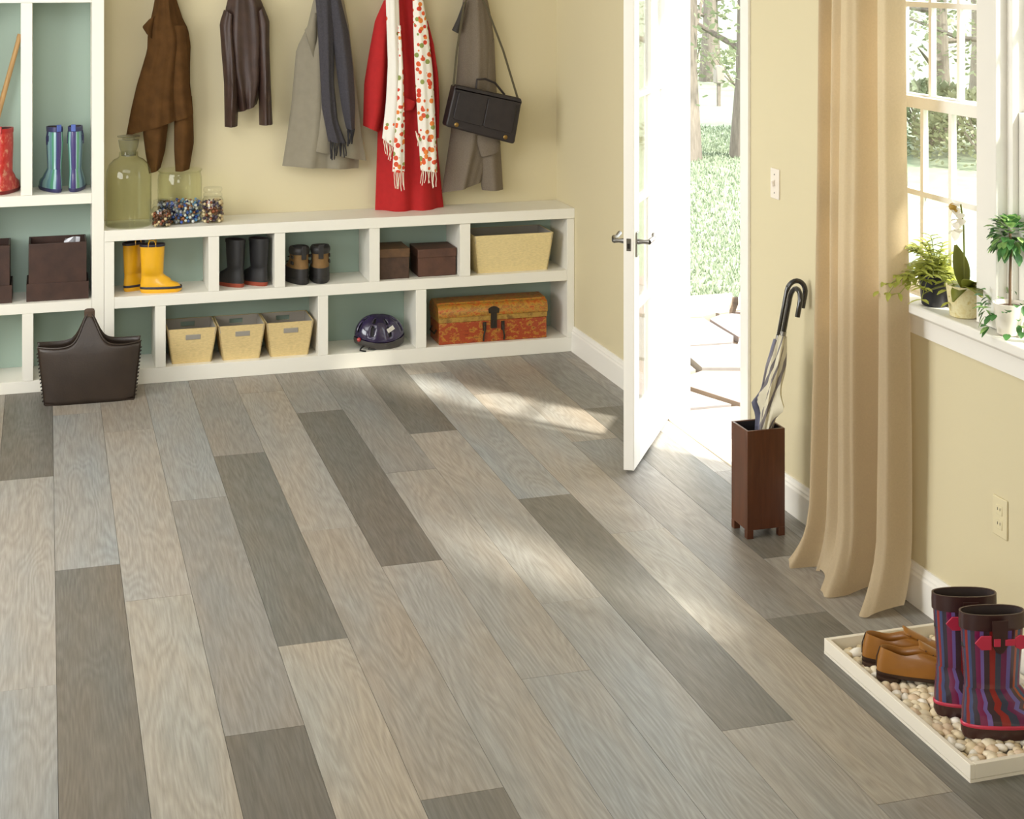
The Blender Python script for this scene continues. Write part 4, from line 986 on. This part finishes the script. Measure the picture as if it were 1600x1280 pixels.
# gravel bed
rb = random.Random(11)
b = MB()
for i in range(900):
    r_ = rb.uniform(.006, .010); x = rb.uniform(TX0+wl+.008, TX1-wl-.008); y = rb.uniform(TY0+wl+.008, TY1-wl-.008)
    b.sphere((x, y, .009+r_*.7), r_, r_*.9, r_*.7, 6, 4)
PEB = [mat('pebble_'+n, c_, .6, noise=(40, .12)) for n, c_ in (('cream', (236, 222, 194)), ('sand', (228, 210, 176)), ('white', (240, 233, 220)), ('rose', (226, 202, 172)))]
tag(b.build('gravel', PEB[1], None, smooth=60), 'fine gravel bed under the pebbles in the tray', 'gravel', kind='stuff')
pm = []
for v in range(10):
    rv = random.Random(40+v); b = MB(); rx, ry, rz_ = .0155*rv.uniform(.9, 1.25), .0135*rv.uniform(.85, 1.1), .0105*rv.uniform(.85, 1.1)
    b.sphere((0, 0, 0), rx, ry, rz_, 9, 6); sd_ = rv.uniform(0, 50)
    b.v = [tuple(Vector(p)*(1+.28*mnoise.noise(Vector(p)*55+Vector((sd_, 0, 0))))) for p in b.v]
    pm.append(b.mesh('pebble', PEB[v % 4], 80))
SH_Z = .034
def seat_keepout(): return []
npb = 0
ys_ = TY0+wl+.016
row_i = 0
while ys_ < TY1-wl-.012:
    xs_ = TX0+wl+.016+(.0135 if row_i % 2 else 0)
    while xs_ < TX1-wl-.012:
        x = xs_+rb.uniform(-.005, .005); y = ys_+rb.uniform(-.005, .005); z = .024+rb.uniform(-.002, .008)
        pr = ((Vector((x, y)).dot(Vector(RT)))/(Vector((x, y)).dot(Vector(FW))))*F+800
        if pr < 1612 and npb < 298:
            o = bpy.data.objects.new('pebble', pm[rb.randrange(10)]); COL.objects.link(o); o.location = (x, y, z)
            o.rotation_euler = (rb.uniform(-.4, .4), rb.uniform(-.4, .4), rb.uniform(0, 6.28)); k = rb.uniform(.85, 1.5); o.scale = (k, k, k)
            tag(o, 'smooth cream pebble lying in the white boot tray', 'pebble', 'pebbles in the boot tray'); npb += 1
        xs_ += .0275
    ys_ += .0265; row_i += 1

TAN = mat('tan_shoe_leather', (156, 102, 36), .36, noise=(9, .18), coat=.2); SOLEB = mat('dark_brown_sole', (58, 38, 26), .5); INS = mat('shoe_lining', (96, 70, 36), .7)
def leather_shoe(label, loc, rz):
    t = thing('leather_shoe', label, 'shoe', loc, rz, 'tan leather shoes')
    so = MB(); slices(so, [(0, -.088, .175, .036, .18), (.003, -.090, .180, .038, .18), (.011, -.090, .181, .0385, .18)]); 
    so = so.build('sole', SOLEB, t, smooth=50)
    MB().loft([[(x, y, z) for x, y in outline(-.0895, -.02, .0345, 20, .05)] for z in (-.012, .0)], True, True).build('heel', SOLEB, so, smooth=50)
    # upper: rings that open at the ankle and close over the vamp
    rings = []; n = 36
    S = [(.011, -.0885, .178, .0365), (.022, -.0895, .176, .0375), (.035, -.0885, .168, .037), (.048, -.086, .150, .0355), (.060, -.083, .118, .033), (.070, -.0805, .084, .030), (.078, -.078, .060, .0275)]
    for z, xb, xf, wd in S:
        ring = []
        for x, y in outline(xb, xf, wd, n, .14):
            f = (x+.09)/.27; zz = z
            ring.append((x, y, zz-(.012*(z/.078)**2)*math.exp(-((x+.015)/.035)**2)))
        rings.append(ring)
    z, xb, xf, wd = S[-1]
    for dz, k in ((-.001, .003), (-.02, .005), (-.04, .004)): rings.append([(x, y, z+dz-(.012)*math.exp(-((x+.015)/.035)**2)) for x, y in outline(xb+k, xf-k, wd-k, n, .14)])
    up = MB(); up.loft(rings, False, True); up = up.build('upper', TAN, t, smooth=70)
    # tongue / facing rising at the instep
    tg = []
    for j in range(6):
        v = j/5; xx = lerp(.105, .028, v); zc = lerp(.064, .100, v); wd_ = lerp(.022, .027, v); tg.append([(xx, wd_*math.sin(a), zc-.016*(1-math.cos(a))) for a in [-1.25+2.5*i/8 for i in range(9)]])
    o = MB().grid(tg).build('tongue', TAN, t, smooth=70); o.modifiers.new('solid', 'SOLIDIFY').thickness = .004
    b = MB()
    for j in range(3):
        for s in (-1, 1): b.sphere((.045+.02*j, s*.0235, .083-.010*j), .0018, n=6, m=4)
    b.build('eyelets', SOLEB, up)
    MB().tube([(-.0895, -.003, .020), (-.0885, 0, .048), (-.079, 0, .077)], .0016, 6).build('heel_seam', SOLEB, up)
    return t
leather_shoe('tan leather shoe in the tray, the nearer of its pair', (2.330, 3.862, SH_Z+.012), R(-28))
leather_shoe('tan leather shoe in the tray, the farther of its pair', (2.338, 3.958, SH_Z+.012), R(-24))
BR = mat('brown_rubber', (62, 36, 34), .35, coat=.2); PINK = mat('pink_strap', (198, 48, 78), .4, coat=.2)
stp = [(0,(96,40,60)),(.03,(52,54,86)),(.06,(150,50,46)),(.085,(74,84,128)),(.11,(58,48,62)),(.14,(126,36,84)),(.17,(122,100,168)),(.19,(70,52,58)),(.22,(150,44,40)),(.245,(60,64,84)),(.27,(110,34,80)),(.30,(104,90,160)),(.325,(74,46,52)),(.35,(166,76,40)),(.37,(52,74,110)),(.40,(112,32,76)),(.43,(120,44,60)),(.45,(96,86,150)),(.475,(56,50,60)),(.50,(140,44,48)),(.525,(60,58,72)),(.55,(130,36,60)),(.575,(112,96,164)),(.60,(60,44,52)),(.62,(164,60,38)),(.64,(54,78,112)),(.68,(124,40,90)),(.70,(78,54,58)),(.73,(110,98,160)),(.75,(110,32,76)),(.79,(60,54,62)),(.81,(158,56,40)),(.835,(46,66,100)),(.87,(120,104,170)),(.89,(84,52,52)),(.92,(118,36,84)),(.95,(60,60,84)),(.975,(150,48,44))]
STR = ramp_mat('multicolour_striped_rubber', [(p*2, c_) for p, c_ in stp if p < .49], scale=2, rough=.22, coat=.5)
def striped(label, loc, rz):
    t = rubber_boot('striped_rain_boot', label, 'boot', loc, rz, .325, .245, .078, STR, BR, BR, 'multicolour striped rain boots', sole_h=.032, trim_h=.040, shaft=[(.36, .96), (.5, .98), (.75, 1.06), (1., 1.12)], slim=.80)
    b = MB(); b.loft([[(x, y, z) for x, y in outline(-.0784-g, .1666+g, .0417+g, 28, .12)] for z, g in ((.030, .001), (.032, .003), (.038, .003), (.040, .0005))], False, False); b.build('pink_welt', PINK, t, smooth=50)
    hw = .047
    y = -hw-.001; zz = .262
    b = MB(); b.prism([(-.062, y, zz), (-.045, y, zz-.018), (-.018, y, zz-.018), (-.018, y, zz+.018), (-.045, y, zz+.018)], (0, -.004, 0)); b.box(-.012, .006, y-.005, y, zz-.010, zz+.010)
    b.box(.018, .045, y-.005, y, zz-.008, zz+.008); b.prism([(.045, y, zz-.012), (.058, y, zz-.019), (.075, y, zz-.015), (.080, y, zz), (.075, y, zz+.015), (.058, y, zz+.019), (.045, y, zz+.012)], (0, -.004, 0))
    b.build('buckle_strap', PINK, t, bevel=.001)
    b = MB(); b.prism([(-.016, y-.001, .318), (.026, y-.001, .318), (.024, y-.001, .250), (.014, y-.001, .236), (.004, y-.001, .232), (-.006, y-.001, .238), (-.014, y-.001, .252)], (0, -.0025, 0)); b.build('gusset_tongue', BR, t)
    return t
striped('multicolour striped rain boot with pink buckle, the nearer of its pair', (2.372, 3.528, SH_Z), R(-13))
striped('multicolour striped rain boot mostly hidden behind its twin', (2.368, 3.650, SH_Z), R(-16))

# ================================================================== PLANTS ON THE WINDOW STOOL
ZS = WZ0+.028
LF1 = mat('yellow_green_leaf', (186, 190, 92), .5, noise=(30, .2), trans=.3); LF2 = mat('orchid_leaf', (128, 132, 48), .4, noise=(12, .2), trans=.2); LF3 = mat('ivy_leaf', (70, 116, 60), .45, noise=(40, .3), trans=.2)
LF4 = mat('pale_ivy_leaf', (150, 186, 110), .5, noise=(40, .2), trans=.3); SOIL = mat('potting_soil', (74, 56, 40), .95, noise=(60, .3))
def leaf(mb, base, dirv, ln, wd, bend=.3, n=5, roll=0.0):
    """curved pointed leaf: a strip of quads either side of a midrib"""
    d = Vector(dirv).normalized(); side = d.cross(Vector((0,0,1)))
    if side.length < .05: side = Vector((1,0,0))
    side.normalize(); up = side.cross(d).normalized()
    if roll: side = (side*math.cos(roll)+up*math.sin(roll)); up = side.cross(d).normalized()
    rows2 = []
    for i in range(n+1):
        t = i/n; w2 = wd*math.sin(math.pi*min(.97, .08+.92*t))**.8*.5
        p = Vector(base)+d*ln*t-Vector((0,0,1))*bend*ln*t*t
        rows2.append([p-side*w2+up*w2*.25, p, p+side*w2+up*w2*.25])
    mb.grid(rows2)
def pot(root, prof, m, soil_r, soil_z):
    MB().lathe(prof, n=32, cap0=True, cap1=True).build('pot', m, root, smooth=40)
    MB().lathe([(.002, soil_z-.004), (soil_r, soil_z-.004), (soil_r, soil_z), (.002, soil_z+.004)], n=24).build('soil', SOIL, root)
def inside(prof, wall, zfloor):
    return [(.002, 0)]+prof+[(prof[-1][0]-wall, prof[-1][1])]+[(max(.003, r_-wall), max(z, zfloor)) for r_, z in reversed(prof[:-1])]+[(.002, zfloor)]
rl = random.Random(21)
# fern in a black pot
fe = thing('fern_plant', 'bushy yellow green plant in a black pot next to the curtain', 'plant', (2.672, 4.270, ZS+.0005))
pot(fe, inside([(.036, 0), (.040, .004), (.049, .085), (.050, .09)], .003, .01), mat('black_pot', (34, 34, 40), .4), .046, .078)
fo = MB(); stems = MB()
for i in range(80):
    a = rl.uniform(0, 6.283); el_ = rl.uniform(.25, 1.35); ln = rl.uniform(.08, .20)
    if math.cos(a) > .2: ln *= .38
    if abs(math.sin(a)) < .5 and math.cos(a) < 0: ln *= .8
    d = Vector((math.cos(a)*math.cos(el_), math.sin(a)*math.cos(el_), math.sin(el_))); P = []
    for k in range(6):
        t = k/5; P.append(Vector((0, 0, .078))+d*ln*t-Vector((0, 0, 1))*ln*.75*t*t*(1.2-el_*.5)+Vector((0,0,.02*t)))
    P = [Vector((max(-.13, min(.028, p.x)), min(p.y, .05 if p.x > -.075 else .10), max(p.z, .012))) for p in P]
    stems.tube(P, .0012, 4)
    for k in range(1, 6):
        for s in (-1, 1):
            dv = (P[k]-P[k-1]).normalized(); sd_ = dv.cross(Vector((0,0,1))).normalized() if abs(dv.z) < .98 else Vector((1,0,0))
            leaf(fo, P[k], dv*.5+sd_*s+Vector((0,0,.2)), rl.uniform(.022, .040), rl.uniform(.012, .020), .25, 3)
fe.scale = (1.1, 1.1, 1.1); stems.build('stems', mat('green_stem', (140, 146, 70), .6), fe); fo.build('foliage', LF1, fe, smooth=60)
# orchid
oc = thing('orchid', 'potted orchid with broad leaves in a mottled cream pot', 'plant', (2.668, 4.105, ZS+.0005))
pot(oc, inside([(.034, 0), (.040, .004), (.050, .082), (.051, .088)], .004, .01), blotch_mat('mossy_pot', [(206, 184, 110), (232, 222, 178), (222, 206, 150), (236, 228, 196)], 22, .8), .046, .074)
for i, (d, ln, wd, bn, rl_) in enumerate((((-.15, .12, 1), .13, .05, .05, .9), ((-.25, -1, .45), .15, .042, .35, 0), ((-.6, -.5, .30), .11, .04, .5, 0), ((-.5, .9, .2), .13, .042, .45, 0), ((-.2, -.9, .8), .10, .04, .3, .4))):
    b = MB(); leaf(b, (0, 0, .075), d, ln, wd, bn, 8, rl_); o = b.build('leaf', LF2, oc, smooth=60); o.modifiers.new('solid', 'SOLIDIFY').thickness = .0015
oc.scale = (1.1, 1.1, 1.1)
P = [Vector((0, 0, .07)), Vector((-.004, -.004, .16)), Vector((-.006, -.004, .25)), Vector((-.010, .004, .31))]
MB().tube(P, .0025, 6).build('flower_stem', LF2, oc)
b = MB()
for i, (x, y, z) in enumerate(((-.022, .012, .300), (-.024, -.014, .272), (-.02, .006, .240))):
    for k in range(5):
        a = 2*math.pi*k/5+i; leaf(b, (x, y, z), (-.35, math.cos(a), math.sin(a)), .030, .026, .1, 4)
b.build('petals', mat('white_petal', (244, 238, 226), .5, trans=.3), oc, smooth=60)
b = MB(); b.sphere((-.030, .012, .302), .011, n=10, m=6); b.sphere((-.026, .004, .290), .007, n=8, m=5); b.build('flower_centre', mat('ochre_lip', (176, 140, 50), .5), oc)
# ivy
iv = thing('ivy_plant', 'ivy topiary in a white pot at the right edge of the window', 'plant', (2.665, 3.870, ZS+.0005))
pot(iv, inside([(.030, 0), (.036, .004), (.046, .085), (.048, .092)], .004, .01), mat('white_pot', (238, 230, 216), .5), .043, .080)
MB().tube([(0, 0, .07), (.003, .004, .16), (0, -.004, .25), (0, 0, .30)], .004, 8).build('stem', mat('bark_brown', (96, 74, 52), .8), iv)
for nm, m_, cnt, f in (('crown_leaves', LF3, 110, 0), ('pale_crown_leaves', LF4, 60, 1), ('trailing_leaves', LF3, 60, 2), ('pale_trailing_leaves', LF4, 24, 3)):
    b = MB()
    for i in range(cnt):
        a = rl.uniform(0, 6.283); e2 = rl.uniform(-1.2, 1.4)
        d = Vector((math.cos(a)*math.cos(e2), math.sin(a)*math.cos(e2), math.sin(e2)))
        if f < 2: base = Vector((0, 0, .285))+d*rl.uniform(.03, .055)
        else:
            base = Vector((math.cos(a)*.05, math.sin(a)*.05, .09))+Vector((math.cos(a)*.02, math.sin(a)*.035, rl.uniform(-.075, .03)))
        base.x = min(base.x, .03)
        leaf(b, base, d+Vector((-.2, 0, -.2)), rl.uniform(.018, .032), rl.uniform(.016, .026), .3, 3)
    b.build(nm, m_, iv, smooth=60)

# ================================================================== OUTDOORS
GZ = -.16
GRASS = mat('lawn_grass', (132, 144, 120), .9, noise=(5, .15), bump=(60, .6))
struct(MB().box(XR+WT, 60, -30, 70, GZ-.2, GZ).build('ground', GRASS), 'sunlit lawn outside the door')
rg = random.Random(31)
b = MB()
for i in range(16000):
    t = rg.random()**1.6; d_ = 7+t*14; az = A+math.atan(((rg.uniform(1040, 1190))-800)/F); x = d_*math.sin(az); y = d_*math.cos(az)
    if x < 3.0 or (y < 9.35 and x < 5.2): continue
    hh = rg.uniform(.02, .05); a = rg.uniform(0, 3.14); w2 = .003+.0004*d_; dx, dy = math.cos(a)*w2, math.sin(a)*w2; lx, ly = rg.uniform(-.02, .02), rg.uniform(-.02, .02)
    b.add([(x-dx, y-dy, GZ), (x+dx, y+dy, GZ), (x+lx, y+ly, GZ+hh)], [(0, 1, 2)])
tag(b.build('grass_blades', GRASS, None, smooth=0), 'short grass blades of the lawn beyond the patio', 'grass', kind='stuff')
# flagstone patio
pat = sroot('patio', (3.8, 7.2, GZ), 'irregular flagstone patio outside the door')
MB().box(XR+WT, 5.3, 4.6, 9.25, GZ+.001, GZ+.035).build('mortar_bed', mat('patio_joint', (78, 62, 46), .95, noise=(20, .25)), pat, world=True)
FLAG = [mat('flagstone_'+n, c_, .85, noise=(7, .10), bump=(30, .5)) for n, c_ in (('rose', (140, 126, 120)), ('grey', (132, 127, 124)), ('buff', (146, 134, 120)))]
def clip(poly, px_, py_, nx, ny):
    out = []
    for i in range(len(poly)):
        a, c_ = poly[i], poly[(i+1) % len(poly)]; da = (a[0]-px_)*nx+(a[1]-py_)*ny; dc = (c_[0]-px_)*nx+(c_[1]-py_)*ny
        if da <= 0: out.append(a)
        if (da < 0 < dc) or (dc < 0 < da): k = da/(da-dc); out.append((a[0]+(c_[0]-a[0])*k, a[1]+(c_[1]-a[1])*k))
    return out
sites = []
for i in range(5):
    for j in range(8): sites.append((XR+WT+.15+i*.55+rg.uniform(-.2, .2), 4.8+j*.60+rg.uniform(-.24, .24)))
for s_ in sites:
    poly = [(XR+WT+.03, 4.62), (5.28, 4.62), (5.28, 9.23), (XR+WT+.03, 9.23)]
    for q_ in sites:
        if q_ is s_ or math.hypot(q_[0]-s_[0], q_[1]-s_[1]) > 1.4: continue
        dx, dy = q_[0]-s_[0], q_[1]-s_[1]; ln = math.hypot(dx, dy); poly = clip(poly, (s_[0]+q_[0])/2-dx/ln*.017, (s_[1]+q_[1])/2-dy/ln*.017, dx, dy)
        if len(poly) < 3: break
    if len(poly) < 3: continue
    # uneven edges
    P = []
    for i in range(len(poly)):
        a, c_ = poly[i], poly[(i+1) % len(poly)]
        for k in range(3):
            t = k/3; x = lerp(a[0], c_[0], t); y = lerp(a[1], c_[1], t); n_s = .016*mnoise.noise(Vector((x*6, y*6, 3)))
            P.append((x+(s_[0]-x)*max(0, n_s+.006)*2, y+(s_[1]-y)*max(0, n_s+.006)*2))
    z1 = GZ+.062+rg.uniform(0, .022)
    bb = MB().prism([(x, y, GZ+.03) for x, y in P], (0, 0, z1-GZ-.03)); bb.build('flagstone', rg.choice(FLAG), pat, world=True, smooth=0)
# trees and shrubs
BARK = mat('pale_bark', (120, 112, 102), .9, noise=(10, .25, (4, 4, .6)), bump=(24, 1.0))
TLF = [mat('tree_leaf_'+n, c_, .6, noise=(3, .2), trans=.35) for n, c_ in (('olive', (132, 138, 108)), ('mid', (118, 128, 100)), ('pale', (150, 154, 128)))]
def tree(label, x, y, h, r_tr, crown_z, cr, nleaf, m, seed, group='trees beyond the lawn', ls=.16):
    rt_ = random.Random(seed); t = thing('garden_tree', label, 'tree', (x, y, GZ), 0, group)
    tp = []; rr_ = []
    for k in range(9):
        v = k/8; tp.append((.18*math.sin(v*2.5+seed)*v, .15*math.cos(v*2+seed)*v, h*v-.03)); rr_.append(r_tr*(1.45-.45*min(1, v*8))*(1-.75*v))
    MB().tube(tp, rr_, 10).build('trunk', BARK, t, smooth=60)
    tips = []
    for k in range(11):
        v = lerp(crown_z/h, .95, (k/10)**1.4); base = Vector((.18*math.sin(v*2.5+seed)*v, .15*math.cos(v*2+seed)*v, h*v)); a = k*2.4+seed
        L_b = cr*rt_.uniform(.6, 1.05)*(1.1-.5*v); tip = base+Vector((math.cos(a)*L_b, math.sin(a)*L_b, L_b*rt_.uniform(.1, .55))); mid_ = base.lerp(tip, .5)+Vector((0, 0, -.06*L_b))
        bq = MB().tube([base, mid_, tip], [r_tr*.34, r_tr*.2, r_tr*.06], 6); bq.build('branch', BARK, t, smooth=60); tips += [tip, mid_, base.lerp(tip, .75)]
    fo_ = MB()
    for i in range(nleaf):
        c_ = rt_.choice(tips); s_ = cr*.34; p = c_+Vector((rt_.gauss(0, s_), rt_.gauss(0, s_), rt_.gauss(0, s_*.7)))
        if p.z < crown_z*.62: continue
        d = Vector((rt_.gauss(0, 1), rt_.gauss(0, 1), rt_.gauss(0, .6))); d.normalize(); sd_ = d.cross(Vector((rt_.random(), rt_.random(), 1))).normalized(); l2 = ls*rt_.uniform(.6, 1.2)
        fo_.add([p, p+d*l2*.5+sd_*l2*.3, p+d*l2, p+d*l2*.5-sd_*l2*.3], [(0, 1, 2, 3)])
    fo_.build('foliage', m, t, smooth=0)
    return t
def at(px, dist): az = A+math.atan((px-800)/F); return dist*math.sin(az), dist*math.cos(az)
x, y = at(1068, 17.5); tree('thick pale tree trunk standing nearest beyond the lawn, seen through the doorway', x, y, 8.5, .15, 1.25, 2.5, 5000, TLF[0], 1, ls=.10)
x, y = at(1160, 17.8); tree('slimmer tree at the right side of the doorway view', x, y, 7.5, .11, 1.2, 2.3, 4500, TLF[1], 2, ls=.10)
x, y = at(1110, 29); tree('far pale tree between the two trunks in the doorway view', x, y, 9, .16, 1.2, 3.2, 3500, TLF[2], 3, ls=.14)
x, y = at(1470, 20); tree('tree seen through the left panes of the window', x, y, 7, .13, 1.0, 2.2, 4000, TLF[1], 4, ls=.10)
x, y = at(1535, 24); tree('tree seen through the window panes next to the mullion', x, y, 8, .15, 1.0, 2.6, 4000, TLF[0], 5, ls=.11)
x, y = at(1610, 19); tree('tree outside the window at the right picture edge', x, y, 7, .14, 1.0, 2.2, 3500, TLF[2], 6, ls=.10)
def shrub(label, x, y, rx, rz_, n, m, seed):
    rt_ = random.Random(seed); t = thing('garden_shrub', label, 'shrub', (x, y, GZ), 0, 'shrubs beyond the lawn'); fo_ = MB(); st_ = MB()
    for i in range(7):
        a = i*.9; st_.tube([(0, 0, -.02), (math.cos(a)*rx*.5, math.sin(a)*rx*.5, rz_*1.1)], [.02, .008], 5)
    for i in range(n):
        a = rt_.uniform(0, 6.283); e2 = rt_.uniform(0, 1.57); k = rt_.uniform(.75, 1.0)
        p = Vector((rx*k*math.cos(a)*math.cos(e2), rx*k*math.sin(a)*math.cos(e2), rz_*2*k*math.sin(e2)*.6+.05)); d = p.normalized()+Vector((rt_.gauss(0, .6), rt_.gauss(0, .6), rt_.gauss(0, .6))); d.normalize()
        sd_ = d.cross(Vector((rt_.random(), rt_.random(), 1))).normalized(); l2 = .09*rt_.uniform(.6, 1.2); fo_.add([p, p+d*l2*.5+sd_*l2*.3, p+d*l2, p+d*l2*.5-sd_*l2*.3], [(0, 1, 2, 3)])
    st_.build('stems', BARK, t); fo_.build('foliage', m, t, smooth=0); return t
x, y = at(1085, 30); shrub('low shrub at the foot of the thick trunk', x, y, .9, .55, 500, TLF[1], 8)
x, y = at(1150, 28); shrub('low shrub at the right side of the doorway view', x, y, 1.2, .5, 600, TLF[0], 9)
x, y = at(1450, 19); shrub('leafy shrub outside the window near the curtain', x, y, .9, .6, 2500, TLF[1], 10)
x, y = at(1540, 18); shrub('leafy shrub outside the window near the mullion', x, y, .9, .6, 2500, TLF[0], 11)
x, y = at(1123, 24); pb = thing('garden_post', 'grey box on a short post far across the lawn', 'post', (x, y, GZ))
MB().box(-.025, .025, -.025, .025, -.02, .35).build('post', BARK, pb); MB().box(-.07, .07, -.07, .07, .35, .62).build('box', mat('grey_box', (140, 132, 124), .7), pb, bevel=.02)
